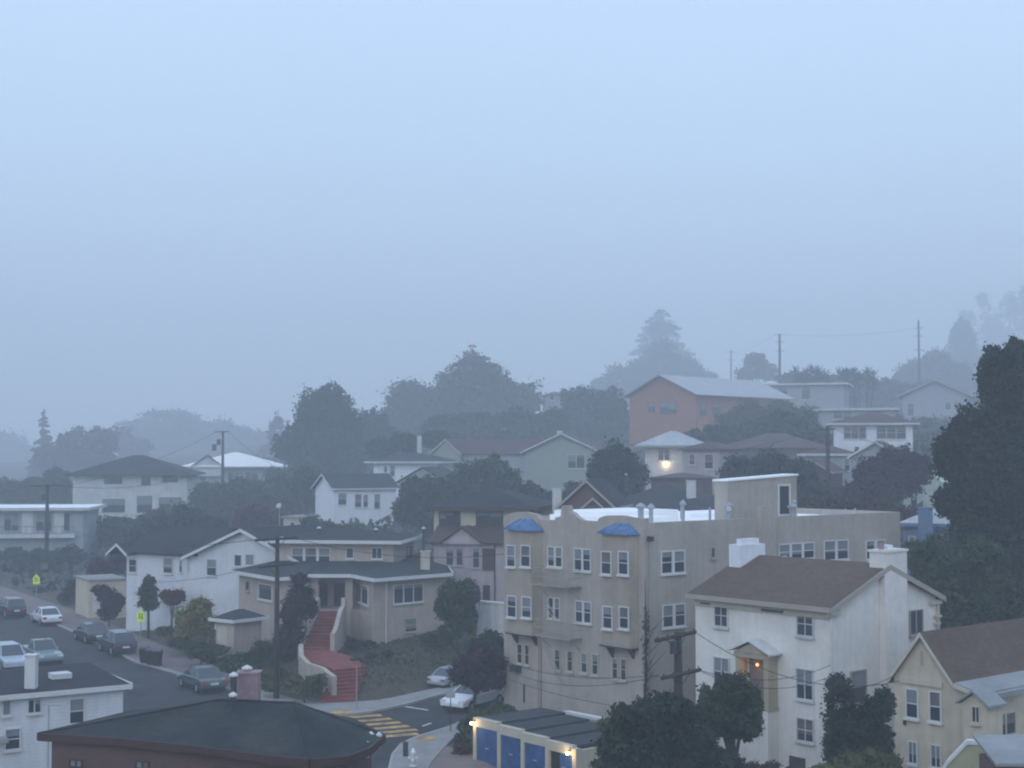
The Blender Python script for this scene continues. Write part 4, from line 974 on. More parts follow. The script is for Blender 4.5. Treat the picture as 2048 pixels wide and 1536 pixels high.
# cream and lavender house between the corner house and the block
h = simple_house('lavender_house', 'lavender stucco house with dark hip roof beside the beige block', 1060, 1210, 113, 78, 868, None, 1018, 975, 'cream_trim', 'dark_roof', depth=9,
    wins=[(878, 1023, 921, 1051, 3), (952, 1023, 1006, 1051, 2)], fascia='dark_trim', over=.7, frame='dark_trim', chims=[(1105, 1123, 979, 1012, 114, 'pale_stucco')])
fz = h.X(-2.2); L0_, R0_ = fz.hit(868, 1120)[0], fz.hit(1040, 1120)[0]; zt = fz.hit(940, 1088)[1]
m = h.m(); m.box(-2.2, -.004, R0_, L0_, -1, zt); fw_ = h.add(m, 'front_wing', 'lavender_stucco')
ga, gb = fz.hit(885, 1088)[0], fz.hit(966, 1088)[0]; zp = fz.hit(928, 1056)[1]
m = h.m(); m.solid([(-2.55, R0_, zt + .004), (-2.55, L0_ + .3, zt + .004), (0, L0_ + .3, zt + 1.2), (0, R0_, zt + 1.2)], [(-2.55, R0_, zt + .13), (-2.55, L0_ + .3, zt + .13), (0, L0_ + .3, zt + 1.33), (0, R0_, zt + 1.33)]); 
gable(m, -2.8, 0, gb - .1, ga + .1, zt + .01, zp - zt, 'x', .13); h.add(m, 'front_roof', 'redbrown_roof', fw_)
m = h.m(); m.solid([(-2.6, gb, zt + .012), (-2.6, ga, zt + .012), (-2.6, (ga + gb) / 2, zp)], [(-2.21, gb, zt + .012), (-2.21, ga, zt + .012), (-2.21, (ga + gb) / 2, zp)]); h.add(m, 'gable_wall', 'lavender_stucco', fw_)
for b in [(892, 1097, 908, 1131), (912, 1097, 926, 1131), (945, 1095, 960, 1136), (1010, 1100, 1020, 1140)]:
    o = win(h, fz, b, 1, 2, frame='lavender_stucco', blind=.2); o.parent = fw_
o = panel(h, fz, (965, 1097, 988, 1141), 'door', 'dark_trim', .05, parent=fw_); 
for b in [(966, 1170, 980, 1200)]: 
    o = win(h, fz, b, 1, 1, frame='dark_trim', blind=0); o.parent = fw_
m = h.m(); q = fz.hit(990, 1150)[0]; m.tube([(-2.3, q, -1), (-2.3, q, zt)], .05, 6); h.add(m, 'drainpipe', 'dark_trim', fw_)

# dark gabled house behind the block
h = simple_house('brown_gabled_house', 'dark brown shingled house with nested beige gables behind the beige block', 1226, 1110, 112, 76, 1122, None, 1016, 960, 'dark_brown_wall', 'dark_roof', depth=7, style='gx', fascia='beige_trim', over=.35)
fq = h.X(-.9); q0, q1, qa = fq.hit(1152, 1028), fq.hit(1222, 1024), fq.hit(1190, 997)
m = h.m(); gwall_x(m, -.9, -.36, q1[0] + .2, q0[0] - .2, 4, q0[1], qa[1] - q0[1] - .1); pw = h.add(m, 'porch_wall', 'dark_brown_wall')
m = h.m(); gable(m, -1.2, -.4, q1[0], q0[0], q0[1], qa[1] - q0[1], 'x', .12); h.add(m, 'porch_roof', 'dark_roof', pw)
m = h.m(); verge(m, [(-1.203, q0[0], q0[1] + .1), (-1.203, (q0[0] + q1[0]) / 2, qa[1] + .1), (-1.203, q1[0], q0[1] + .1)], (-1, 0), .2); h.add(m, 'verge_board', 'beige_trim', pw)
h = simple_house('dark_roofed_house', 'house with broad dark hip roof and two chimneys behind the white flat roof', 1420, 1090, 122, 70, 1205, None, 1020, 964, 'dark_brown_wall', 'dark_roof', depth=10, fascia='dark_trim', over=.5,
    chims=[(1374, 1392, 962, 990, 123, 'pale_stucco')], flues=[(1252, 950, 972, 126, .1)])
# pale house with light, lit
h = simple_house('lamp_lit_house', 'pale house with rounded light roof and a glowing porch lamp', 1372, 985, 140, 70, 1290, None, 893, 862, 'pale_stucco', 'pale_roof', depth=7, over=.9, fascia='grey_siding', wins=[(1316, 899, 1340, 921, 2, 1)], frame='pale_stucco')
fl_ = h.X(); s_, z = fl_.hit(1332, 928); x, y, z = fl_.pt(s_, z, .35); m = M(); m.sphere((x, y, z), .2, n=10); lm = m.build('porch_lamp', 'lamp_warm', h.e, h.base)
li = bpy.data.lights.new('house_light', 'POINT'); li.energy = 14; li.color = (1, .72, .38); li.shadow_soft_size = .15
lo = bpy.data.objects.new('house_light', li); COL.objects.link(lo); lo.location = fl_.pt(s_, z - .1, .9)
h = simple_house('pink_cottage', 'dusky pink cottage with red brown roof right of the lamp lit house', 1440, 990, 136, 66, 1366, None, 900, 884, 'lavender_stucco', 'redbrown_roof', depth=8, over=.4, fascia=None, wins=[(1409, 908, 1427, 938, 1), (1378, 908, 1390, 930, 1)], frame='pale_stucco')
h = simple_house('maroon_shed', 'low maroon roofed shed below the glowing porch lamp', 1405, 990, 131, 72, 1302, None, 958, 944, 'dark_brown_wall', 'redbrown_roof', depth=5, over=.3, fascia=None)
# orange house
h = simple_house('orange_house', 'large orange stucco house with grey gable roof high on the hill', 1392, 890, 186, 47, 1259, 1578, 790, 757, 'orange_wall', 'pale_roof', style='gx', over=.7, fascia='orange_wall',
    wins=[(1321, 803, 1353, 826, 2, 1), (1297, 804, 1309, 824, 1, 1)], rwins=[(1400, 806, 1412, 830, 1, 1), (1425, 806, 1437, 830, 1, 1), (1500, 800, 1515, 815, 1, 1)], frame='dark_trim')
m = h.m(); fo = h.Y(-2.5); m.box(.5, 6.0, -2.5, -.004, zat(900, D(186)), fo.hit(1420, 838)[1]); h.add(m, 'side_wing', 'orange_wall')
# green long house: two gables
h = simple_house('green_house', 'sage green sided house with long brown roof and light gable boards', 1198, 1000, 158, 80, 1050, None, 905, 868, 'green_siding', 'redbrown_roof', depth=9, style='gx', over=.5, fascia='pale_stucco', wins=[(1135, 909, 1170, 937, 2, 1)], chims=[(1114, 1126, 862, 880, 162, 'pale_stucco')])
m = h.m(); y1_ = h.X(2.0).hit(872, 930)[0]; y0_ = h.X(0).hit(1052, 930)[0]; ze = h.X(2).hit(950, 909)[1]
m.box(2, 8, y0_ + .01, y1_, 6, ze); h.add(m, 'rear_wall', 'grey_siding')
m = h.m(); gable(m, 1.5, 8.5, y0_ - 3, y1_ + .4, ze, .1, 'x', .1) if False else None
rz = h.X(5).hit(1000, 880)[1]
m.solid([(1.5, y0_ - 2.5, ze), (1.5, y1_ + .4, ze), (5, y1_ - 1, rz), (5, y0_ - 4, rz)], [(1.5, y0_ - 2.5, ze + .12), (1.5, y1_ + .4, ze + .12), (5, y1_ - 1, rz + .12), (5, y0_ - 4, rz + .12)])
m.solid([(5, y0_ - 4, rz), (5, y1_ - 1, rz), (8.5, y1_ + .4, ze), (8.5, y0_ - 2.5, ze)], [(5, y0_ - 4, rz + .12), (5, y1_ - 1, rz + .12), (8.5, y1_ + .4, ze + .12), (8.5, y0_ - 2.5, ze + .12)]); h.add(m, 'rear_roof', 'redbrown_roof')
f_ = h.X(.8); q0, q1, qa = f_.hit(858, 910), f_.hit(924, 910), f_.hit(888, 879)
m = h.m(); gwall_x(m, .8, 5, q1[0] + .3, q0[0] - .3, 5, q0[1], qa[1] - q0[1] - .1); lg = h.add(m, 'gable_wing', 'green_siding')
m = h.m(); gable(m, .4, 5, q1[0], q0[0], q0[1], qa[1] - q0[1], 'x', .12); h.add(m, 'gable_roof', 'redbrown_roof', lg)
m = h.m(); verge(m, [(.397, q0[0], q0[1] + .1), (.397, (q0[0] + q1[0]) / 2, qa[1] + .1), (.397, q1[0], q0[1] + .1)], (-1, 0), .2); h.add(m, 'verge_board', 'pale_stucco', lg)
o = win(h, f_, (919, 930, 926, 942), 1, 1, frame='pale_stucco', blind=0)
# white tall house left of centre
h = simple_house('white_hill_house', 'white house with grey roof and bright blank side wall left of the green trees', 668, 1062, 148, 27, 631, 792, 978, 950, 'bright_wall', 'grey_roof', style='gx', over=.35, fascia='pale_stucco', rise=1.9,
    rwins=[(676, 986, 693, 1010, 1), (709, 988, 723, 1015, 1), (726, 989, 736, 1015, 1), (748, 988, 760, 1018, 1)], frame='white_trim')
h2 = simple_house('grey_white_house', 'pale two storey house with flat eave and thin chimney above the white house', 875, 1000, 157, 74, 747, None, 925, 905, 'bright_wall', 'dark_roof', depth=7, over=.8, fascia='pale_stucco', wins=[(768, 931, 775, 945, 1, 1), (780, 931, 790, 953, 1, 1)], chims=[(834, 843, 873, 912, 160, 'pale_stucco')])
h3 = simple_house('dark_gable_cottage', 'low cottage with dark gabled roof in front of the pale two storey house', 894, 1010, 150, 72, 797, None, 966, 935, 'grey_siding', 'dark_roof', depth=6, over=.3, fascia=None, style='gx')
# left background
h = simple_house('hip_roofed_house', 'white two storey house with dark pyramid roof on the left hillside', 373, 1052, 160, 96, 146, None, 950, 910, 'pale_stucco', 'dark_roof', depth=11, over=.8, fascia='dark_trim', frame='dark_trim', n_rows=1,
    wins=[(208, 946, 244, 966, 2), (283, 946, 301, 969, 1), (325, 944, 356, 963, 2), (205, 998, 250, 1023, 2), (274, 992, 304, 1026, 1), (318, 995, 363, 1020, 2)])
m = M(); fpo = h.X(-2); fpo.box(m, fpo.hit(258, 1060)[0], fpo.hit(263, 1060)[0], fpo.hit(260, 1085)[1], fpo.hit(260, 1040)[1], -.2, 0); fpo.box(m, fpo.hit(290, 1060)[0], fpo.hit(296, 1060)[0], fpo.hit(292, 1080)[1], fpo.hit(292, 1040)[1], -.2, 0)
fpo.box(m, fpo.hit(256, 1035)[0], fpo.hit(345, 1035)[0], fpo.hit(300, 1038)[1], fpo.hit(300, 1026)[1], -1.9, 0.1); m.build('porch', 'pale_stucco', h.e, h.base)
h = simple_house('white_metal_roof_house', 'house with bright white sheet roof on the hill left of the tall tree', 560, 985, 196, 98, 372, None, 934, 904, 'grey_siding', 'white_roof', depth=13, rl=.72, rise=3.2, over=.9, fascia='pale_stucco', frame='pale_stucco', n_rows=1,
    wins=[(398, 942, 412, 962, 1), (455, 944, 480, 962, 2), (490, 944, 516, 962, 2)])
f_ = h.X(-1.1); q0, q1, qa = f_.hit(382, 933), f_.hit(446, 932), f_.hit(414, 911)
m = h.m(); gable(m, -1.6, 4, q1[0], q0[0], q0[1], qa[1] - q0[1], 'x', .12); h.add(m, 'gable_roof', 'grey_roof'); m = h.m(); gwall_x(m, -1.1, 3, q1[0] + .3, q0[0] - .3, q0[1] - 2, q0[1], qa[1] - q0[1] - .1); h.add(m, 'gable_wing', 'pale_stucco')
h = simple_house('flat_roofed_house', 'low grey house with white flat roof and balcony at the left edge', 165, 1115, 147, 96, -40, None, 1019, 1010, 'grey_siding', 'white_roof', depth=9, style='flat', over=.7, fascia='pale_stucco', frame='grey_siding', n_rows=1,
    wins=[(8, 1026, 38, 1062, 2), (72, 1026, 104, 1062, 2), (124, 1026, 140, 1062, 1)])
f_ = h.X(-1.2); m = M(); f_.box(m, f_.hit(148, 1070)[0], f_.hit(-40, 1070)[0], f_.hit(80, 1076)[1], f_.hit(80, 1069)[1], -1.19, 0); bal = m.build('balcony', 'pale_stucco', h.e, h.base)
m = M(); f_.box(m, f_.hit(148, 1060)[0], f_.hit(-40, 1060)[0], f_.hit(80, 1054)[1], f_.hit(80, 1053)[1], -.05, 0)
for k in range(16): q = f_.hit(148 - k * 12, 1060)[0]; f_.box(m, q, q + .04, f_.hit(80, 1069)[1], f_.hit(80, 1054)[1], -.04, -.01)
m.build('railing', 'dark_metal', bal, h.base)
for px_, w_ in ((44, 22), (108, 20)): panel(h, h.X(), (px_, 1024, px_ + w_, 1066), 'wall_panel', 'pale_stucco', .08)
# upper right hillside
simple_house('flat_fascia_house', 'grey blue house with white edged flat roof right of the orange house', 1688, 850, 205, 72, 1533, None, 768, 762, 'grey_siding', 'grey_roof', depth=9, style='flat', over=.6, fascia='pale_stucco', wins=[(1603, 773, 1621, 799, 1, 1), (1556, 775, 1575, 790, 1, 1)])
simple_house('long_eave_house', 'grey house with long white eave above the white windowed house', 1788, 880, 180, 74, 1592, None, 819, 812, 'grey_siding', 'pale_roof', depth=8, style='flat', over=.6, fascia='pale_stucco', wins=[(1666, 822, 1704, 838, 2, 1), (1730, 822, 1765, 836, 2, 1)])
simple_house('white_window_house', 'white house with two triple windows and brown hip roof on the right hillside', 1826, 905, 152, 76, 1667, None, 848, 822, 'bright_wall', 'redbrown_roof', depth=8, over=.7, fascia='pale_stucco', wins=[(1687, 853, 1733, 878, 3), (1753, 852, 1812, 878, 3)])
simple_house('ridge_house', 'grey gabled house with pale porch among trees at the upper right', 1938, 850, 215, 66, 1805, None, 792, 763, 'grey_siding', 'grey_roof', depth=10, style='gx', over=.8, fascia='pale_stucco', wins=[(1815, 806, 1828, 832, 1, 1), (1890, 802, 1902, 820, 1, 1), (1908, 802, 1925, 820, 2, 1)])
simple_house('brown_gable_house', 'brown gabled house with white verge boards behind the dark red tree', 1800, 1000, 132, 70, 1703, None, 915, 884, 'grey_siding', 'redbrown_roof', depth=8, style='gx', over=.4, fascia='white_trim', wins=[(1737, 918, 1747, 942, 1)])
simple_house('low_brown_house', 'low dark brown gabled house left of the dark utility pole', 1660, 1000, 130, 68, 1588, None, 945, 920, 'dark_brown_wall', 'redbrown_roof', depth=7, style='gx', over=.4, fascia='beige_trim')
simple_house('grey_eave_house', 'grey house with thin pale eave behind the dark utility pole', 1706, 1000, 138, 74, 1604, None, 910, 890, 'grey_siding', 'redbrown_roof', depth=7, over=.4, fascia='pale_stucco', wins=[(1688, 917, 1700, 942, 1)])
simple_house('brown_roofed_house', 'house with broad brown roof half hidden by trees below the orange house', 1648, 990, 150, 74, 1440, None, 897, 866, 'dark_brown_wall', 'redbrown_roof', depth=9, over=.5, fascia=None)
simple_house('pale_green_house', 'pale green gabled cottage wall left of the big dark tree', 1886, 1040, 124, 66, 1806, None, 968, 936, 'pale_green_wall', 'pale_green_wall', depth=5, style='gx', over=.1, fascia=None, wins=[(1822, 994, 1834, 1016, 1, 1)], frame='dark_trim')
h = simple_house('blue_house', 'blue sided house with pale roof and blue chimney behind the white stucco house', 1925, 1130, 108, 64, 1806, None, 1052, 1012, 'blue_wall', 'pale_roof', depth=7, over=.4, fascia='blue_wall', wins=[(1817, 1072, 1831, 1089, 1, 1)], chims=[(1841, 1866, 1017, 1060, 107.5, 'blue_wall')])
# a few pale gaps between trees
simple_house('hidden_pale_house', 'pale house fragment between the dense trees behind the green house', 1120, 850, 232, 72, 1085, None, 792, 784, 'grey_siding', 'grey_roof', depth=6, over=.3, fascia=None, wins=[(1100, 785, 1108, 800, 1, 1)])
simple_house('small_pale_garage', 'small pale garden building behind the corner house roof', 603, 1075, 140, 66, 567, None, 1037, 1028, 'cream_trim', 'concrete', depth=3, style='flat', over=.2, fascia=None, wins=[(580, 1044, 590, 1056, 1, 1)])

# ================================================================ POLES, WIRES
def pole(px, ytop, d, arms, label, r=.16, ybase=None, extras=None, group='utility poles'):
    r *= D(d) / d; d = D(d)
    x, y, zt = P(px, ytop, d); g = g1(x, y) if ybase is None else zat(ybase, d); g = max(g, -.1)
    t = thing('utility_pole', label, 'utility pole', (x, y, g), 0, group); B_ = (x, y, g)
    m = M(); m.tube([(x, y, g - .5), (x, y, (g + zt) / 2), (x, y, zt)], [r * 1.15, r, r * .75], 8); m.build('post', 'wood_pole', t, B_, smooth=True)
    for (l, yl, rr, yr) in arms:
        a = P(l, yl, d - .05); b = P(rr, yr, d - .05); m = M(); dx = Vector(b) - Vector(a)
        a2 = (a[0], y - .3 - (0.6 if yl > yr else -.3), a[2]); b2 = (b[0], y - .3 + (.6 if yl > yr else -.3), b[2])
        m.tube([a2, b2], .075, 4)
        for k in (.06, .3, .7, .94):
            q = Vector(a2).lerp(Vector(b2), k); m.tube([q, q + Vector((0, 0, .16))], [.045, .02], 6)
        ca = m.build('crossarm', 'wood_pole', t, B_)
        m = M(); c = (Vector(a2) + Vector(b2)) / 2
        for k in (.25, .75): m.tube([Vector(a2).lerp(Vector(b2), k), (x, y - r, c.z - .6)], .02, 4)
        m.build('brace', 'dark_metal', ca, B_)
    if extras:
        for (ex, ey, rr, hh_) in extras:
            q = P(ex, ey, d); m = M(); m.tube([(q[0], y - .2, q[2] - hh_ / 2), (q[0], y - .2, q[2] + hh_ / 2)], rr, 10); m.build('transformer', 'dark_metal', t, B_)
    return t
pole(555, 1072, 88.5, [(514, 1079, 592, 1076), (522, 1132, 589, 1128)], 'tall dark utility pole standing before the corner house', ybase=1414)
pole(95, 968, 140, [(62, 972, 124, 971)], 'utility pole at the left edge beside the flat roofed house', extras=[(87, 995, .2, .7)], r=.2)
pole(446, 862, 170, [(432, 864, 457, 863)], 'distant utility pole with transformers before the white metal roof', extras=[(438, 884, .33, 1.0), (429, 895, .38, 1.1)], r=.17)
pole(1356, 1264, 57, [(1306, 1276, 1394, 1266), (1318, 1350, 1404, 1342)], 'large near utility pole rising from bushes before the beige block', extras=[(1346, 1293, .16, .5)], r=.2, ybase=1700)
pole(1559, 668, 262, [(1548, 670, 1570, 669), (1551, 684, 1569, 684), (1551, 702, 1569, 702)], 'faint utility pole on the foggy ridge behind the white edged flat roof', r=.25)
pole(1837, 640, 270, [(1830, 656, 1845, 656), (1830, 672, 1846, 672), (1828, 700, 1848, 700)], 'faint tall pole in the fog at the upper right ridge', r=.22)
pole(1462, 700, 340, [(1450, 704, 1473, 704), (1453, 720, 1472, 720)], 'faintest utility pole in the fog above the grey roof of the orange house', r=.2)
pole(1655, 852, 129, [(1643, 858, 1668, 858)], 'dark utility pole behind the roof stair box', r=.2)
# street lamp head near pole
x, y, z = P(1310, 1392, 66); m = M(); m.tube([(x + 1.2, y, -1), (x + 1.2, y, z - .1), (x + .3, y, z)], .05, 6)
t = thing('street_lamp', 'street lamp with pale flat head over the bushes by the beige block', 'street lamp', (x + 1.2, y, 0)); m.build('post', 'metal_grey', t, (x + 1.2, y, 0))
m = M(); m.box(x - .25, x + .3, y - .12, y + .12, z - .06, z + .06); m.build('lamp_head', 'white_roof', t, (x + 1.2, y, 0), bevel=.03)
def wire(a, b, sag, label, r=.013):
    a, b = Vector(P(a[0], a[1], D(a[2]))), Vector(P(b[0], b[1], D(b[2]))); n = 14; m = M()
    m.tube([a.lerp(b, k / n) - Vector((0, 0, sag * 4 * (k / n) * (1 - k / n))) for k in range(n + 1)], r, 4)
    single(m, 'overhead_wire', 'wire', label, 'wire', tuple(a), 'overhead wires')
wire((1318, 1350, 57), (1000, 1318, 86), .5, 'overhead wire crossing the lower front of the beige block, upper strand')
wire((1318, 1352, 57), (1000, 1334, 86), .7, 'overhead wire crossing the lower front of the beige block, middle strand')
wire((1400, 1430, 60), (1000, 1352, 86), .4, 'overhead wire crossing the foot of the beige block, lowest strand')
wire((1404, 1342, 57), (1662, 1330, 65.6), .5, 'upper wire from the near pole to the white stucco house corner')
wire((1404, 1344, 57), (1662, 1352, 65.6), .6, 'lower wire from the near pole to the white stucco house corner')
wire((1394, 1267, 57), (1800, 1362, 59), .9, 'long wire from the near pole toward the cream house gable')
wire((1662, 1370, 65.6), (1790, 1350, 61), .3, 'short wire between the white stucco house and the cream house')
wire((124, 972, 140), (372, 955, 160), .8, 'wire from the left edge pole to the pyramid roofed house', .03)
wire((62, 972, 140), (-60, 985, 150), .4, 'wire leaving the left edge pole out of frame', .03)
wire((592, 1077, 88.5), (1010, 1108, 86), .6, 'wire from the tall dark pole to the beige block corner', .015)
wire((514, 1079, 88.5), (124, 1052, 140), 1.2, 'wire between the tall dark pole and the left edge pole', .02)
wire((523, 1131, 88.5), (250, 1160, 121), .5, 'wire from the tall dark pole to the white bungalow', .015)
wire((457, 863, 170), (568, 940, 160), .7, 'wire dropping right from the pole with transformers', .03)

wire((1570, 670, 262), (1837, 656, 270), 1.2, 'faint wire between the two ridge poles in the fog', .03)
wire((1472, 704, 340), (1548, 670, 262), .8, 'faint wire from the faintest ridge pole to its neighbour', .03)
wire((1668, 858, 129), (1860, 900, 124), .5, 'wire from the dark hillside pole toward the huge evergreen', .02)
wire((1643, 858, 129), (1385, 905, 136), .6, 'wire from the dark hillside pole toward the pink cottage', .02)
wire((124, 975, 140), (432, 864, 170), .9, 'wire rising from the left edge pole to the distant transformer pole', .025)
# ================================================================ STREET THINGS
def sign(px, py, d, label, zg=0):
    x, y, z = P(px, py, d); t = thing('crossing_sign', label, 'road sign', (x, y, zg), 0, 'yellow green school crossing signs'); B_ = (x, y, zg)
    m = M(); m.tube([(x, y, zg), (x, y, z + .3)], .035, 6); m.build('post', 'metal_grey', t, B_)
    w = .33; h_ = .5
    m = M(); pl = [(-w, -h_), (w, -h_), (w, .12), (0, h_), (-w, .12)]; m.solid([(x + a, y - .05, z + b) for a, b in pl], [(x + a, y - .03, z + b) for a, b in pl]); s_ = m.build('sign_plate', 'sign_yellow', t, B_)
    m = M()
    for ox, k in ((-.1, 1), (.1, .8)):
        m.sphere((x + ox, y - .065, z + .17 * k), .045, n=6); m.box(x + ox - .035, x + ox + .035, y - .06, y - .053, z - .08, z + .12 * k)
        m.tube([(x + ox, y - .058, z - .08), (x + ox - .07, y - .058, z - .27)], .02, 4); m.tube([(x + ox, y - .058, z - .08), (x + ox + .07, y - .058, z - .27)], .02, 4)
    m.build('walking_symbol', 'ink_and_doorway_shade', s_, B_)
sign(73, 1158, 143, 'yellow green crossing sign by the far white car', 0); sign(282, 1231, 117, 'yellow green crossing sign near the dark parked cars', .1)

def car(px, py, head, kind, paint, label, zg=.02, scale=1.0, flipd=False):
    x, y = G(px, py, zg); t = thing('parked_car', label, 'car', (x, y, zg), radians(head), 'cars parked along the streets'); t.scale = (scale,) * 3
    L_ = {'sedan': 4.5, 'suv': 4.5, 'pickup': 5.0}[kind]; w = .86; hl = L_ / 2
    m = M()
    if kind == 'sedan': prof = [(-hl, .35), (-hl, .62), (-hl + .1, .86), (-hl + .85, .95), (hl - 1.35, .92), (hl - .25, .74), (hl, .58), (hl, .32)]; cab = [(-hl + .6, .94), (-hl + 1.25, 1.40), (hl - 2.1, 1.43), (hl - 1.25, .92)]
    elif kind == 'suv': prof = [(-hl, .4), (-hl, .75), (-hl + .05, 1.05), (-hl + .4, 1.08), (hl - 1.15, 1.05), (hl - .15, .92), (hl, .75), (hl, .4)]; cab = [(-hl + .05, 1.06), (-hl + .4, 1.66), (hl - 1.9, 1.68), (hl - 1.1, 1.04)]
    else: prof = [(-hl, .5), (-hl, .8), (-hl + .02, 1.12), (-hl + 1.6, 1.12), (hl - 1.5, 1.1), (hl - .15, .98), (hl, .8), (hl, .5)]; cab = [(-.75, 1.1), (-.6, 1.68), (hl - 2.2, 1.7), (hl - 1.5, 1.08)]
    n = len(prof); rows = [(-w * .93, .0), (-w, .03), (w, .03), (w * .93, 0)]
    ws = [-w + .0, -w * .96, w * .96, w]
    ys = [(-w, .35), (-w * .985, 1), (w * .985, 1), (w, .35)]
    bot = [(px_, -w * (.96 if z_ < .5 else 1), z_) for px_, z_ in prof]; top = [(px_, w * (.96 if z_ < .5 else 1), z_) for px_, z_ in prof]
    m.solid(bot, top); body = m.build('body', paint, t, bevel=.07)
    m = M(); m.box(-hl + .15, hl - .15, -w * .9, w * .9, .16, prof[0][1] + .02); m.build('underbody', 'rubber', t)
    m = M(); k = [(-w * .93), (-w * .74)]
    lo = [(cab[0][0], -w * .93, cab[0][1] - .02), (cab[3][0], -w * .93, cab[3][1] - .02), (cab[3][0], w * .93, cab[3][1] - .02), (cab[0][0], w * .93, cab[0][1] - .02)]
    hi = [(cab[1][0], -w * .76, cab[1][1]), (cab[2][0], -w * .76, cab[2][1]), (cab[2][0], w * .76, cab[2][1]), (cab[1][0], w * .76, cab[1][1])]
    m.solid(lo, hi); m.build('windows', 'glass', t, bevel=.03)
    m = M(); m.solid([(a, b, c + .003) for a, b, c in hi], [(a * .97 + .0, b * .96, c + .05) for a, b, c in hi]); 
    for i in range(4): m.tube([lo[i], hi[i]], .04, 4)
    mx = (cab[1][0] + cab[2][0]) / 2 - .1
    for sg in (-1, 1): m.tube([(mx, sg * w * .94, cab[0][1]), (mx, sg * w * .77, cab[1][1])], .035, 4)
    m.build('roof', paint, t)
    for sx in (-hl + .85, hl - .85):
        for sg in (-1, 1):
            m = M(); R_ = .33 if kind == 'sedan' else .38
            m.tube([(sx, sg * (w - .2), R_), (sx, sg * (w + .02), R_)], R_, 16); wh = m.build('wheel', 'rubber', t)
            m = M(); m.tube([(sx, sg * (w + .0), R_), (sx, sg * (w + .03), R_)], R_ * .6, 10); m.build('rim', 'rim', wh)
    for sg in (-1, 1):
        m = M(); m.box(-hl - .02, -hl + .1, sg * w * .78 - .16, sg * w * .78 + .16, prof[1][1], prof[1][1] + .16); m.build('taillight', 'tail_red', t)
        m = M(); m.box(hl - .12, hl + .015, sg * w * .76 - .17, sg * w * .76 + .17, prof[-2][1] - .02, prof[-2][1] + .12); m.build('headlight', 'lamp_glass', t)
        m = M(); m.box(hl - 1.75, hl - 1.6, sg * (w + .02) - .07, sg * (w + .02) + .07, prof[3][1] + .03, prof[3][1] + .17); m.build('mirror', paint, t)
    m = M(); m.box(-hl - .025, -hl + .02, -.25, .25, .55 if kind == 'sedan' else .62, .68 if kind == 'sedan' else .75); m.build('plate', 'white_paint', t)
    return t
HD = 122  # heading of the main street (degrees from +X)
car(92, 1247, HD, 'sedan', 'paint_white', 'white sedan parked at the far left kerb')
car(22, 1232, HD, 'suv', 'paint_black', 'black off road car ahead of the white sedan at the left edge')
car(182, 1282, HD, 'sedan', 'paint_black', 'black low car parked farthest in the row of dark cars')
car(234, 1306, HD, 'suv', 'paint_navy', 'dark navy car parked nearest in the row of dark cars')
car(404, 1378, HD, 'sedan', 'paint_green', 'dark green sedan parked near the corner pavement')
car(18, 1338, HD + 180, 'suv', 'paint_blue', 'pale blue van at the left edge near the clapboard roof')
car(84, 1328, HD + 180, 'pickup', 'paint_teal', 'grey green pickup truck parked beyond the white chimney')
car(908, 1371, 54, 'sedan', 'paint_silver', 'silver car parked farther up the side street', scale=.85)
car(948, 1414, 236, 'sedan', 'paint_white', 'white sedan parked under the dark plum tree on the side street', scale=1.0)
for i, (px_, py_, c_) in enumerate([(288, 1326, 'left'), (301, 1330, 'middle'), (315, 1332, 'right')]):
    x, y = G(px_, py_, .14); B_ = (x, y, .14)
    t = thing('wheeled_bin', 'black wheeled bin at the kerb, %s of three' % c_, 'bin', B_, 0, 'wheeled bins at the kerb')
    m = M(); m.solid([(x - .22, y - .25, .2), (x + .22, y - .25, .2), (x + .22, y + .25, .2), (x - .22, y + .25, .2)], [(x - .29, y - .33, 1.15), (x + .29, y - .33, 1.15), (x + .29, y + .33, 1.15), (x - .29, y + .33, 1.15)]); m.build('body', 'rubber', t, B_)
    m = M(); m.solid([(x - .31, y - .36, 1.155), (x + .31, y - .36, 1.155), (x + .31, y + .36, 1.155), (x - .31, y + .36, 1.155)], [(x - .28, y - .3, 1.25), (x + .28, y - .3, 1.25), (x + .28, y + .36, 1.3), (x - .28, y + .36, 1.3)]); m.build('lid', 'dark_metal', t, B_)
    for s_ in (-.2, .2): m = M(); m.tube([(x + s_ - .03, y + .28, .25), (x + s_ + .03, y + .28, .25)], .11, 10); m.build('wheel', 'rubber', t, B_)
x, y = G(826, 1532, .14); B_ = (x, y, .14); t = thing('fire_hydrant', 'white fire hydrant on the near corner pavement', 'hydrant', B_)
m = M(); m.tube([(x, y, .1), (x, y, .2)], .17, 12); m.tube([(x, y, .2), (x, y, .68), (x, y, .72)], [.12, .12, .15], 12); m.build('barrel', 'white_paint', t, B_, smooth=True)
m = M(); m.tube([(x, y, .72), (x, y, .82), (x, y, .9), (x, y, .98)], [.15, .12, .06, .04], 12); m.build('bonnet', 'white_paint', t, B_, smooth=True)
m = M(); m.tube([(x - .22, y, .52), (x + .22, y, .52)], .06, 8); m.tube([(x, y - .22, .46), (x, y, .46)], .07, 8); m.build('outlet', 'white_paint', t, B_)
x, y = G(811, 1512, .14); B_ = (x, y, .14); t = thing('bollard', 'short dark bollard beside the near corner kerb', 'bollard', B_)
m = M(); m.tube([(x, y, .1), (x, y, .75)], .13, 10); m.build('post', 'dark_metal', t, B_); m = M(); m.sphere((x, y, .77), .15, sz=.6); m.build('cap', 'dark_metal', t, B_)
x, y = G(901, 1462, .14); B_ = (x, y, .14); m = M(); m.tube([(x, y, .1), (x, y, 2.3)], .03, 6); t = thing('street_sign', 'small dark street sign on a pole by the garage shrubs', 'road sign', B_); m.build('post', 'dark_metal', t, B_)
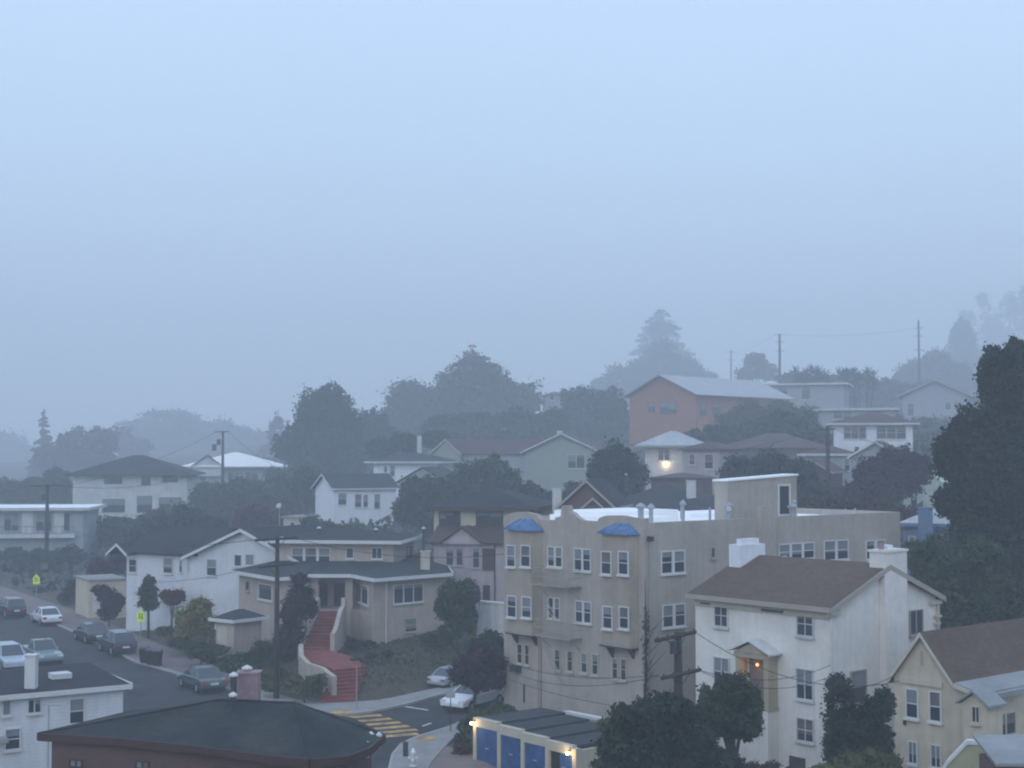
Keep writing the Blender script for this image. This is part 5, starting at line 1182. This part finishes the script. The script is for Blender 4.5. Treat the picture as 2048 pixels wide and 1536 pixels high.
m = M(); m.box(x - .25, x + .25, y - .05, y - .035, 1.9, 2.25); m.build('sign_plate', 'metal_grey', t, B_)
x, y, z = P(559, 1013, 150); m = M(); m.tube([(x, y, z - 3), (x, y, z)], .05, 5); m.tube([(x - .05, y - .2, z + .1), (x, y, z)], [.3, .06], 12)
single(m, 'satellite_dish', 'metal_grey', 'round satellite dish behind the corner house roof', 'dish', (x, y, z - 3))

# ================================================================ TREES
GR = 'trees and shrubs on the hillside'
tree('dark_evergreen', 'huge dark evergreen tree filling the right edge', 92, 2000, [(2035, 735, 49.6, 73.2), (1990, 770, 42.5, 68.4), (2030, 850, 88.5, 94.4), (1945, 872, 61.4, 70.8, -1), (1915, 920, 56.6, 59.0), (2000, 950, 106.2, 94.4, -2), (1950, 1020, 70.8, 82.6), (2040, 1050, 100.3, 106.2), (2080, 900, 70.8, 177.0), (1970, 1110, 82.6, 76.7, 1), (2060, 1150, 94.4, 94.4), (1895, 905, 40, 50), (1905, 1000, 45, 50), (2020, 780, 60, 70), (1985, 720, 24, 40)], 'leaf_dark', .32, 1.5, 30000, trunk=.4)
tree('dark_broadleaf_tree', 'dark green leafy tree behind the white stucco house gable', 84, 1930, [(1870, 1150, 60.0, 54.0), (1925, 1190, 72.0, 66.0), (1985, 1190, 72.0, 72.0), (1900, 1235, 66.0, 48.0), (2040, 1215, 60.0, 60.0), (1850, 1110, 34, 34), (1960, 1120, 70, 50)], 'leaf_green', .26, 1.4, 14000)
tree('tall_round_tree', 'tall dark dome shaped tree standing left of centre', 190, 645, [(660, 812, 55.1, 59.4), (625, 830, 44.5, 53.0), (690, 860, 44.5, 63.6), (600, 885, 50.9, 55.1), (650, 895, 72.1, 63.6), (570, 895, 29.7, 31.8), (700, 925, 42.4, 42.4), (640, 950, 90.1, 47.7), (590, 990, 63.6, 47.7), (660, 1000, 63.6, 42.4)], 'leaf_dark', .5, 1.5, 16000)
# centre ridge
conifer('conifer', 'grey conifer rising above the central tree mass', 245, 945, 684, 880, 150, 'leaf_dark', .62, 12000, GR, rag=.22, layers=7, ex=.68)
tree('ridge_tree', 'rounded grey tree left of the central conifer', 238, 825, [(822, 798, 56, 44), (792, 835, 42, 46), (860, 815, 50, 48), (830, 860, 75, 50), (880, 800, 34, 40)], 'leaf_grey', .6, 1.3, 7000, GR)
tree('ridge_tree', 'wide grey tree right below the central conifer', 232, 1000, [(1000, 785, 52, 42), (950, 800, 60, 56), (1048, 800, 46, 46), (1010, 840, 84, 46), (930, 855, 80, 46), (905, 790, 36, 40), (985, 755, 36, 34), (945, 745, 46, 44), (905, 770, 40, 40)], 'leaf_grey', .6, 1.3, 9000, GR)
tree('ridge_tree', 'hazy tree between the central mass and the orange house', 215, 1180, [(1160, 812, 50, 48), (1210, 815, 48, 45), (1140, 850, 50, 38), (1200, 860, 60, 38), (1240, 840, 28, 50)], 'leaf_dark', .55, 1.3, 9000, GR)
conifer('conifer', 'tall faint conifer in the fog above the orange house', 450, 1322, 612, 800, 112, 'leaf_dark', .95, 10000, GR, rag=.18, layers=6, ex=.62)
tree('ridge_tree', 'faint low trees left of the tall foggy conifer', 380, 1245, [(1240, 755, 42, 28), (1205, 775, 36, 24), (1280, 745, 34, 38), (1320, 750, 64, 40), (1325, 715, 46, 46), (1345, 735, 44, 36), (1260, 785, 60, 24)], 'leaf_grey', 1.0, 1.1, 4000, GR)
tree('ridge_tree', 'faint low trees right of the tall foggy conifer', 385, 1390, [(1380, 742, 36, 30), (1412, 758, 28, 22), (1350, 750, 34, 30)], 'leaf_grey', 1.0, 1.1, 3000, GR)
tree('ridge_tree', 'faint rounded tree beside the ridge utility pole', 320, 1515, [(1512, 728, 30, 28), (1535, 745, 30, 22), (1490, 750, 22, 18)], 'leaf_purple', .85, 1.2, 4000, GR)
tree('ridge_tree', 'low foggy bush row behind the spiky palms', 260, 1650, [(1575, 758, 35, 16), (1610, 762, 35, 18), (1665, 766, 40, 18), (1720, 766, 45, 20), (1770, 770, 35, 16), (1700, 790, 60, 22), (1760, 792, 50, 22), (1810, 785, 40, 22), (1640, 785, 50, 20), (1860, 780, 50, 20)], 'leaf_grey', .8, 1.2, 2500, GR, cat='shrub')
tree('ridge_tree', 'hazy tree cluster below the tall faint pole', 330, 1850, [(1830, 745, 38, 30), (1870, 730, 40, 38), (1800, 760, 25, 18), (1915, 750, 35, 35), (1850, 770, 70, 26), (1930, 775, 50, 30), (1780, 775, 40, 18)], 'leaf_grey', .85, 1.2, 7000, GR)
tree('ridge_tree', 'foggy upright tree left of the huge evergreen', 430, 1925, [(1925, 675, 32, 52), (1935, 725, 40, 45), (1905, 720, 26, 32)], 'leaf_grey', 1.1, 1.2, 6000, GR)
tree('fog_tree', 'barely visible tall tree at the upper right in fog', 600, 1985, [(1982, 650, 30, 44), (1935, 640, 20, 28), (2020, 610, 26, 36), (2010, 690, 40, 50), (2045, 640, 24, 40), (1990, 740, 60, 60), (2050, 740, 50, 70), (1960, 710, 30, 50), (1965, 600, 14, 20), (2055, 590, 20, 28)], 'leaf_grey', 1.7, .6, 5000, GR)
# spiky yuccas / cordylines
def spiky(px, py, d, w, hgt, n, label):
    d = D(d); x, y, z = P(px, py, d); g = g1(x, y); t = thing('spiky_palm', label, 'tree', (x, y, g), 0, 'spiky palms on the ridge'); rn = random.Random(px)
    m = M(); tr = M(); s = d / F
    for k in range(n):
        cx_ = rn.uniform(-w, w) * s; cz = z - g - rn.uniform(.2, 2.2) * hgt * s; cy_ = rn.uniform(-w, w) * s * .6
        tr.tube([(cx_ * .7, cy_ * .7, -.5), (cx_ * .9, cy_ * .9, cz * .6), (cx_, cy_, cz)], [.14, .1, .08], 5)
        for j in range(22):
            a = rn.uniform(0, 2 * pi); e = rn.uniform(-.6, 1.5); l = rn.uniform(1.2, 2.4); dv = Vector((cos(a) * cos(e), sin(a) * cos(e), sin(e))) * l
            q = Vector((cx_, cy_, cz)); m.tube([q, q + dv * .6, q + dv + Vector((0, 0, -.1))], [.06, .09, .005], 3)
    tr.build('trunk', 'bark', t); m.build('crown', 'leaf_dark', t)
spiky(1625, 738, 225, 36, 14, 26, 'spiky leaved palms behind the white edged flat roof'); spiky(1715, 740, 222, 36, 15, 28, 'spiky leaved palms right of the white edged flat roof')
# left background
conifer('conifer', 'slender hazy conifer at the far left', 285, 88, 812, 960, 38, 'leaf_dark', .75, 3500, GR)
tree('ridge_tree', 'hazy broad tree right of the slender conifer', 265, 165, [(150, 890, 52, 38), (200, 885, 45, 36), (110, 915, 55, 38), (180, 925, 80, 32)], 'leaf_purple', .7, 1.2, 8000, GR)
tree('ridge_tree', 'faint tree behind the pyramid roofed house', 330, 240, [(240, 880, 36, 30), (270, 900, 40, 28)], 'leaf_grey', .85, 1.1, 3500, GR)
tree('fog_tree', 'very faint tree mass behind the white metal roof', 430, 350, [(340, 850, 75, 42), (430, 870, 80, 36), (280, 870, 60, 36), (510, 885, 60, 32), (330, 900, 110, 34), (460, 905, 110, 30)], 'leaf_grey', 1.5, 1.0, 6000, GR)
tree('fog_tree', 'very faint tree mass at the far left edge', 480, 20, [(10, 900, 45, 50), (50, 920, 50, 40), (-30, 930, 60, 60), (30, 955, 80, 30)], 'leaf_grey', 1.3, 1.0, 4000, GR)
tree('fog_tree', 'dim tree patch left of the tall dome tree', 300, 560, [(555, 870, 22, 50), (540, 920, 30, 40)], 'leaf_grey', .9, 1.1, 3000, GR)
tree('hillside_tree', 'grey tree directly right of the tall dome tree', 205, 760, [(745, 850, 35, 40), (770, 880, 42, 40), (730, 900, 40, 36), (800, 890, 38, 30)], 'leaf_dark', .5, 1.3, 7000, GR)
tree('hillside_tree', 'low dark trees behind the green house roof', 195, 960, [(900, 872, 60, 24), (980, 868, 70, 26), (1060, 868, 60, 30), (1110, 860, 40, 30)], 'leaf_grey', .5, 1.2, 7000, GR)
# mid
tree('round_tree', 'dark rounded tree left of the glowing porch lamp', 129, 1232, [(1232, 925, 52, 46), (1205, 950, 42, 40), (1262, 950, 40, 40), (1232, 980, 66, 36)], 'leaf_dark', .34, 1.5, 12000)
tree('hillside_tree', 'dark green tree in front of the green house wall', 141, 960, [(985, 945, 52, 38), (940, 960, 50, 38), (1020, 965, 30, 32), (960, 990, 80, 32)], 'leaf_green', .36, 1.4, 9000, GR)
tree('hillside_tree', 'olive leafy tree right of the white hill house', 138, 850, [(835, 985, 48, 42), (880, 985, 48, 40), (815, 1020, 38, 36), (860, 1030, 52, 34), (910, 990, 40, 30)], 'leaf_green', .36, 1.4, 10000, GR)
tree('hillside_tree', 'green tree mass right of the orange house', 160, 1560, [(1560, 850, 58, 34), (1610, 862, 45, 38), (1510, 865, 48, 26), (1640, 890, 30, 45)], 'leaf_green', .42, 1.3, 9000, GR)
tree('hillside_tree', 'dark bush mass behind the roof stair box', 126, 1520, [(1480, 945, 50, 38), (1540, 935, 55, 36), (1600, 950, 45, 40), (1500, 985, 70, 34), (1610, 1000, 55, 34)], 'leaf_dark', .34, 1.4, 11000, GR)
tree('red_leaved_tree', 'dark red leaved tree behind the right end of the flat roof', 121, 1790, [(1790, 925, 55, 36), (1740, 950, 45, 36), (1835, 940, 40, 40), (1780, 975, 70, 34), (1720, 985, 40, 30)], 'leaf_purple', .32, 1.4, 12000)
tree('hillside_tree', 'dark shrubs along the back of the beige block', 113, 1700, [(1640, 1010, 45, 26), (1700, 1015, 50, 24), (1760, 1015, 45, 24), (1810, 1030, 30, 22)], 'leaf_brown', .3, 1.3, 7000, GR, cat='shrub')
tree('hillside_tree', 'brown leaved shrub beside the blue house chimney', 104, 1900, [(1830, 1110, 45, 34), (1880, 1095, 32, 30)], 'leaf_green', .28, 1.3, 6000, GR, cat='shrub')
tree('hillside_tree', 'dark bushes left of the tall dome tree foot', 158, 470, [(420, 1000, 55, 36), (480, 990, 55, 40), (540, 1000, 50, 42), (440, 1035, 70, 28)], 'leaf_grey', .4, 1.3, 9000, GR, cat='shrub')
tree('red_shrub', 'dull red shrub behind the white bungalow roof', 143, 520, [(510, 1030, 38, 26), (545, 1040, 30, 24), (485, 1045, 28, 20)], 'leaf_red', .34, 1.3, 5000, GR, cat='shrub')
tree('hillside_tree', 'dark shrubs beside the white hill house foot', 140, 640, [(650, 1060, 40, 22), (690, 1062, 45, 18), (620, 1050, 25, 22), (740, 1066, 50, 14)], 'leaf_green', .32, 1.3, 5000, GR, cat='shrub')
tree('hillside_tree', 'dark hedge mass behind the white bungalow', 140, 350, [(320, 1060, 50, 34), (370, 1040, 50, 34), (420, 1055, 50, 28), (280, 1075, 40, 26)], 'leaf_dark', .36, 1.3, 9000, GR, cat='shrub')
tree('hillside_tree', 'low shrubs under the pyramid roofed house', 152, 230, [(190, 1055, 40, 26), (235, 1060, 40, 28), (330, 1030, 40, 18), (215, 1090, 40, 24), (170, 1090, 35, 28)], 'leaf_brown', .36, 1.3, 8000, GR, cat='shrub')
tree('hillside_tree', 'dark hedge below the flat roofed house balcony', 143, 80, [(20, 1120, 50, 26), (80, 1120, 50, 26), (140, 1115, 45, 28), (190, 1130, 40, 24), (50, 1145, 60, 18), (130, 1150, 40, 16)], 'leaf_dark', .34, 1.3, 10000, GR, cat='shrub')
tree('hillside_tree', 'maroon hedge above the cream garage', 125, 205, [(200, 1135, 32, 24), (235, 1128, 25, 28), (150, 1175, 25, 20), (135, 1195, 22, 16)], 'leaf_purple', .3, 1.3, 5000, GR, cat='shrub')
tree('hillside_tree', 'dark tree left of the pyramid roofed house', 175, 120, [(120, 975, 30, 32), (60, 985, 45, 32), (130, 1005, 22, 22), (10, 985, 40, 30)], 'leaf_grey', .42, 1.3, 6000, GR)
tree('hillside_tree', 'shrubs between the white roofed house and the tall dome tree', 185, 500, [(400, 978, 40, 16), (460, 980, 50, 16), (520, 975, 50, 20), (555, 960, 30, 30)], 'leaf_green', .45, 1.2, 5000, GR, cat='shrub')
# street level planting
SG = 'street side shrubs and small trees'
tree('dark_red_shrub', 'dark red bush in front of the cream garage', 116.5, 222, [(210, 1190, 24, 20), (232, 1205, 22, 24), (218, 1222, 26, 22), (200, 1180, 20, 12)], 'leaf_purple', .26, 1.5, 7000, SG, cat='shrub')
tree('conical_tree', 'green conical tree before the white bungalow', 113.4, 300, [(298, 1165, 16, 16), (296, 1185, 24, 20), (298, 1205, 26, 18)], 'leaf_green', .24, 1.6, 5000, SG, trunk=.12)
tree('red_shrub', 'small rounded red tree right of the green conical tree', 113, 346, [(346, 1196, 25, 18), (330, 1190, 14, 12), (360, 1190, 14, 12)], 'leaf_red', .24, 1.6, 4500, SG, trunk=.1)
tree('yellow_green_tree', 'yellow green leafy shrub left of the hut', 108, 395, [(400, 1215, 30, 24), (375, 1240, 32, 28), (412, 1245, 24, 30), (385, 1270, 40, 24)], 'leaf_yellow', .24, 1.6, 8000, SG, cat='shrub')
tree('low_hedge', 'dark low hedge along the pavement below the hut', 102, 400, [(330, 1262, 24, 12, 8), (360, 1285, 30, 16, 5), (395, 1300, 32, 18), (425, 1318, 22, 14), (455, 1325, 26, 14, -2), (500, 1330, 28, 18, -3), (520, 1310, 24, 16)], 'leaf_green', .24, 1.5, 9000, SG, cat='hedge')
tree('purple_tree', 'dark purple leaved tree behind the tall utility pole', 99, 590, [(600, 1190, 30, 28, 1), (585, 1225, 32, 34), (580, 1270, 36, 34), (570, 1310, 28, 28), (620, 1215, 20, 30, 2), (600, 1160, 20, 16)], 'leaf_purple', .25, 1.6, 12000, SG, trunk=.14)
tree('clipped_hedge', 'rounded green hedge left of the lower red steps', 87.2, 620, [(590, 1365, 30, 16, 2), (624, 1366, 24, 18), (642, 1362, 18, 16, 0), (560, 1352, 28, 20, 4), (530, 1350, 26, 16, 6), (606, 1384, 28, 12), (636, 1384, 14, 14), (540, 1372, 26, 12, 2), (505, 1345, 20, 12, 8)], 'leaf_olive', .22, 1.6, 11000, SG, cat='hedge')
tree('corner_shrub', 'large green shrub against the right wing of the corner house', 101, 915, [(905, 1185, 34, 30), (935, 1190, 34, 34), (890, 1215, 30, 30), (930, 1235, 34, 34), (905, 1262, 30, 20)], 'leaf_green', .26, 1.6, 13000, SG, cat='shrub')
tree('plum_tree', 'dark plum tree over the parked white cars', 84.5, 948, [(962, 1308, 36, 26), (932, 1332, 36, 28), (988, 1330, 28, 34), (955, 1355, 48, 28), (915, 1350, 22, 18), (995, 1365, 20, 20)], 'leaf_purple', .22, 1.5, 12000, SG, trunk=.12)
tree('slope_shrub', 'dark shrubs on the slope left of the beige block', 97, 985, [(980, 1280, 30, 24), (1000, 1300, 26, 30), (950, 1292, 28, 18)], 'leaf_dark', .24, 1.5, 7000, SG, cat='shrub')
tree('lawn_shrub', 'low shrubs on the lawn right of the red landing', 94, 760, [(712, 1322, 15, 6, 0), (740, 1312, 16, 6, 2), (705, 1292, 18, 8, 6), (735, 1287, 20, 7, 8), (775, 1306, 18, 5, 4)], 'leaf_dark', .22, 1.4, 6000, SG, cat='shrub')
tree('house_shrub', 'shrub patch at the foot of the corner house wall', 103, 870, [(858, 1276, 20, 12), (885, 1284, 24, 12, -2)], 'leaf_green', .24, 1.4, 6000, SG, cat='shrub')
tree('garage_hedge', 'clipped green hedge behind the blue garages', 80, 990, [(960, 1432, 34, 18), (1000, 1425, 34, 20), (1025, 1430, 16, 16), (930, 1452, 20, 16, -3), (925, 1480, 20, 16, -5)], 'leaf_green', .2, 1.6, 9000, SG, cat='hedge')
tree('brown_shrub', 'brown leafless shrub beside the left garage post', 72.5, 925, [(925, 1500, 18, 22), (915, 1512, 16, 14), (938, 1505, 10, 20)], 'leaf_brown', .17, 1.5, 5000, SG, cat='shrub')
# near right vegetation
tree('lollipop_tree', 'dark round topped street tree in front of the white stucco house', 60, 1468, [(1468, 1390, 47.9, 45.6), (1425, 1405, 41.0, 41.0), (1500, 1415, 34.2, 45.6), (1450, 1440, 63.8, 41.0), (1415, 1450, 38.8, 34.2), (1495, 1455, 34.2, 34.2), (1462, 1370, 31.9, 25.1)], 'leaf_green', .2, 1.8, 22000, trunk=.16)
tree('dark_bush', 'dark bushes around the near utility pole foot', 57, 1330, [(1290, 1430, 47.0, 40.3), (1340, 1420, 44.8, 44.8), (1375, 1440, 40.3, 49.3), (1310, 1470, 67.2, 49.3), (1380, 1490, 60.5, 56.0), (1290, 1520, 67.2, 44.8), (1350, 1540, 78.4, 44.8), (1400, 1500, 46, 50), (1250, 1440, 34, 36), (1330, 1480, 70, 50), (1440, 1525, 50, 34), (1230, 1500, 44, 50)], 'leaf_dark', .2, 1.7, 24000, cat='shrub')
tree('garage_bush', 'dark green bush overhanging the right end of the garages', 59, 1230, [(1212, 1450, 24, 18, 3), (1240, 1468, 26, 20), (1222, 1500, 28, 26, -1), (1245, 1515, 32, 30), (1205, 1532, 26, 18, -1)], 'leaf_olive', .19, 1.7, 14000, cat='shrub')
tree('yard_bush', 'dark leafy bush between the white and cream houses', 58.5, 1720, [(1700, 1440, 40.3, 38.1), (1745, 1430, 38.1, 40.3), (1768, 1405, 24.6, 38.1), (1690, 1480, 44.8, 44.8), (1750, 1480, 49.3, 49.3), (1720, 1520, 67.2, 38.1), (1680, 1455, 26.9, 33.6), (1715, 1465, 50, 50), (1672, 1500, 30, 36)], 'leaf_dark', .2, 1.7, 22000, cat='shrub')
tree('pale_bush', 'lighter green bush at the bottom edge before the cream house', 56, 1740, [(1700, 1530, 40, 24), (1745, 1520, 38, 26), (1780, 1530, 30, 24), (1650, 1540, 34, 14)], 'leaf_olive', .19, 1.6, 10000, cat='shrub')
x, y, z = P(1664, 1380, 65.2)
t = thing('ivy_vine', 'ivy climbing the corner of the white stucco house', 'vine', (x, y, 0)); B_ = (x, y, 0)
pts = [P(1664, 1540, 64.8), P(1662, 1440, 65), P(1664, 1375, 65), P(1678, 1362, 65), P(1690, 1380, 65.4), P(1696, 1420, 65.8)]
m = M(); m.tube(pts, [.09, .07, .05, .04, .04, .05], 5); m.build('stem', 'bark', t, B_)
C_ = []
for a, b in zip(pts[:-1], pts[1:]):
    k = RNG.uniform(0, 1, 420)[:, None]; C_.append(np.array(a) * (1 - k) + np.array(b) * k + RNG.normal(size=(420, 3)) * .17)
leafmesh('foliage', np.concatenate(C_) - np.array(B_), .17, 'leaf_dark', t)
tree('base_shrub', 'scrubby plants at the foot of the white stucco house', 62, 1560, [(1500, 1545, 30, 22), (1540, 1540, 26, 18), (1590, 1545, 28, 14)], 'leaf_brown', .18, 1.4, 6000, cat='shrub')
tree('block_shrub', 'dark shrubs between the beige block and white house', 68, 1400, [(1340, 1500, 50, 60), (1400, 1470, 30, 60), (1280, 1480, 50, 30)], 'leaf_dark', .22, 1.5, 9000, cat='shrub')
tree('hillside_tree', 'dull green tree hiding the right half of the orange house', 172, 1500, [(1470, 845, 40, 34), (1510, 835, 50, 34), (1560, 830, 50, 30), (1450, 880, 36, 26), (1530, 870, 60, 26), (1605, 840, 40, 34)], 'leaf_olive', .42, 1.4, 9000, GR)
tree('hillside_tree', 'dark shrubs under the pale porch on the left hillside', 150, 300, [(240, 1050, 40, 20), (300, 1045, 40, 22), (350, 1040, 36, 26), (270, 1085, 50, 22)], 'leaf_dark', .36, 1.4, 6000, GR, cat='shrub')
tree('hillside_tree', 'dark trees between the pyramid roofed and white hill houses', 165, 560, [(560, 985, 50, 40), (600, 1010, 46, 36), (520, 1015, 50, 34), (610, 965, 36, 34), (570, 1045, 50, 22)], 'leaf_dark', .42, 1.4, 9000, GR)
tree('hillside_tree', 'dark shrubs hiding the foot of the green house', 136, 1110, [(1060, 985, 36, 24), (1110, 1000, 44, 22), (1160, 985, 36, 26), (1080, 1010, 50, 18)], 'leaf_dark', .34, 1.4, 7000, GR, cat='shrub')
tree('hillside_tree', 'grey tree behind the pink cottage roof', 155, 1400, [(1390, 875, 30, 20), (1430, 868, 36, 24), (1465, 885, 34, 20)], 'leaf_grey', .4, 1.3, 5000, GR)
tree('hillside_tree', 'dusky trees between the upper right gabled houses', 190, 1850, [(1790, 850, 26, 22), (1850, 855, 36, 24), (1830, 880, 30, 22), (1880, 870, 30, 30)], 'leaf_grey', .44, 1.3, 6000, GR)
tree('hillside_tree', 'dark trees behind the pale two storey house', 175, 790, [(760, 895, 44, 24), (810, 885, 40, 24), (870, 880, 44, 22), (905, 900, 40, 20)], 'leaf_dark', .44, 1.4, 7000, GR)
tree('hillside_tree', 'hazy dark tree mass above the green house roof', 200, 1020, [(960, 850, 60, 34), (1040, 850, 60, 34), (1100, 845, 50, 30), (880, 855, 50, 30)], 'leaf_dark', .5, 1.3, 9000, GR)
tree('hillside_tree', 'dark bushes left of the brown low house', 128, 1600, [(1570, 985, 40, 26), (1630, 975, 40, 24), (1680, 990, 36, 24)], 'leaf_brown', .34, 1.4, 6000, GR, cat='shrub')
tree('hillside_tree', 'dark tree at the left edge behind the flat roofed house', 185, 30, [(10, 985, 50, 26), (70, 975, 50, 26), (110, 960, 30, 30)], 'leaf_dark', .44, 1.4, 7000, GR)
tree('bank_shrub', 'green shrubs on the bank before the corner house garage wall', 98, 480, [(430, 1300, 30, 14, 2), (485, 1318, 30, 16), (525, 1300, 26, 22), (545, 1330, 26, 16), (470, 1335, 40, 10, -3)], 'leaf_green', .22, 1.5, 8000, SG, cat='shrub')
# ground cover scattered over the slopes
def cover(name, label, n, xr, yr, size, mats, hgt, keep):
    x = RNG.uniform(*xr, n); y = RNG.uniform(*yr, n); q = np.stack([x, y], 1)
    d1 = (q - K1) @ N1; a1 = (q - K1) @ M1; d2 = (q - K2) @ N2; a2 = (q - K2) @ M2
    k = keep(x, y, d1, d2, a1, a2); x, y = x[k], y[k]; z = gz(x, y)
    cl = .5 + .5 * np.sin(x * .55 + 2 * np.sin(y * .31)) * np.sin(y * .43 + 1.5 * np.sin(x * .23))
    C_ = np.stack([x, y, z + RNG.uniform(0, 1, len(x)) * hgt * (.25 + cl)], 1)
    o = leafmesh(name, C_, size, mats); o['kind'] = 'stuff'; o['label'] = label
cover('grass', 'dry green grass on the sloping yards behind the pavement', 60000, (-45, 6), (84, 124), .17, 'grass', .12, lambda x, y, d1, d2, a1, a2: (d1 > 4.9) & (d2 > 3.2))
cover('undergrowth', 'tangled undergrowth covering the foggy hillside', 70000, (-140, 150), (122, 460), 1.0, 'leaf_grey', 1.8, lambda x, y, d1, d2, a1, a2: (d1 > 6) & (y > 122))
cover('weeds', 'dark weeds and leaf litter around the near houses', 16000, (0, 34), (52, 70), .22, 'leaf_green', .4, lambda x, y, d1, d2, a1, a2: (x > y * .07 + .6))

# ================================================================ LIGHT, SKY, HAZE
w = bpy.data.worlds.new('World'); SC.world = w; w.use_nodes = True; nt = w.node_tree; N = nt.nodes; L = nt.links
for nn in list(N): N.remove(nn)
SUN_EL, SUN_AZ = radians(28), radians(200)   # azimuth measured from +Y clockwise: behind the camera
sky = N.new('ShaderNodeTexSky'); sky.sky_type = 'NISHITA'; sky.sun_disc = False; sky.sun_elevation = SUN_EL; sky.sun_rotation = SUN_AZ; sky.air_density = 1.2; sky.dust_density = .6
bg1 = N.new('ShaderNodeBackground'); bg1.inputs[1].default_value = .05; L.new(sky.outputs[0], bg1.inputs[0])
tc = N.new('ShaderNodeTexCoord'); sp = N.new('ShaderNodeSeparateXYZ'); L.new(tc.outputs['Generated'], sp.inputs[0])
mr = N.new('ShaderNodeMapRange'); mr.inputs[1].default_value = -.05; mr.inputs[2].default_value = .6; mr.inputs[3].default_value = .68; mr.inputs[4].default_value = 1.0; L.new(sp.outputs[2], mr.inputs[0])
no = N.new('ShaderNodeTexNoise'); no.inputs['Scale'].default_value = 3.0; no.inputs['Detail'].default_value = 3; L.new(tc.outputs['Generated'], no.inputs['Vector'])
mn = N.new('ShaderNodeMapRange'); mn.inputs[3].default_value = .94; mn.inputs[4].default_value = 1.06; L.new(no.outputs['Fac'], mn.inputs[0])
ml = N.new('ShaderNodeMath'); ml.operation = 'MULTIPLY'; L.new(mr.outputs[0], ml.inputs[0]); L.new(mn.outputs[0], ml.inputs[1])
bg2 = N.new('ShaderNodeBackground'); bg2.inputs[0].default_value = (.745, .95, 1.27, 1); L.new(ml.outputs[0], bg2.inputs[1])
ad = N.new('ShaderNodeAddShader'); L.new(bg1.outputs[0], ad.inputs[0]); L.new(bg2.outputs[0], ad.inputs[1])
wo = N.new('ShaderNodeOutputWorld'); L.new(ad.outputs[0], wo.inputs[0])
sl = bpy.data.lights.new('sun', 'SUN'); sl.energy = .85; sl.angle = radians(40); sl.color = (1, .95, .9)
so = bpy.data.objects.new('sun', sl); COL.objects.link(so)
dv = Vector((sin(SUN_AZ) * cos(SUN_EL), cos(SUN_AZ) * cos(SUN_EL), sin(SUN_EL)))
so.rotation_euler = dv.to_track_quat('Z', 'Y').to_euler()
m = M(); m.box(-1350, 1350, -350, 1750, -6, 185)
hz = struct(m, 'haze', 'soil', 'even blue grey fog over the whole neighbourhood', 'stuff')
hm = bpy.data.materials.new('haze_volume'); hm.use_nodes = True; nt = hm.node_tree
for nn in list(nt.nodes): nt.nodes.remove(nn)
pv = nt.nodes.new('ShaderNodeVolumePrincipled'); pv.inputs['Color'].default_value = (.87, .935, 1.0, 1); pv.inputs['Density'].default_value = .00175; pv.inputs['Anisotropy'].default_value = 0.0
om = nt.nodes.new('ShaderNodeOutputMaterial'); nt.links.new(pv.outputs[0], om.inputs['Volume'])
hz.data.materials.clear(); hz.data.materials.append(hm)
SC.view_settings.view_transform = 'Standard'; SC.view_settings.look = 'None'; SC.view_settings.gamma = 1; SC.view_settings.exposure = 0
cy = SC.cycles; cy.use_denoising = True
try: cy.denoiser = 'OPENIMAGEDENOISE'
except Exception: pass
cy.pixel_filter_type = 'BLACKMAN_HARRIS'; cy.filter_width = 2.1; cy.max_bounces = 6; cy.diffuse_bounces = 2; cy.glossy_bounces = 2; cy.volume_bounces = 2; cy.transparent_max_bounces = 4; cy.sample_clamp_indirect = 4
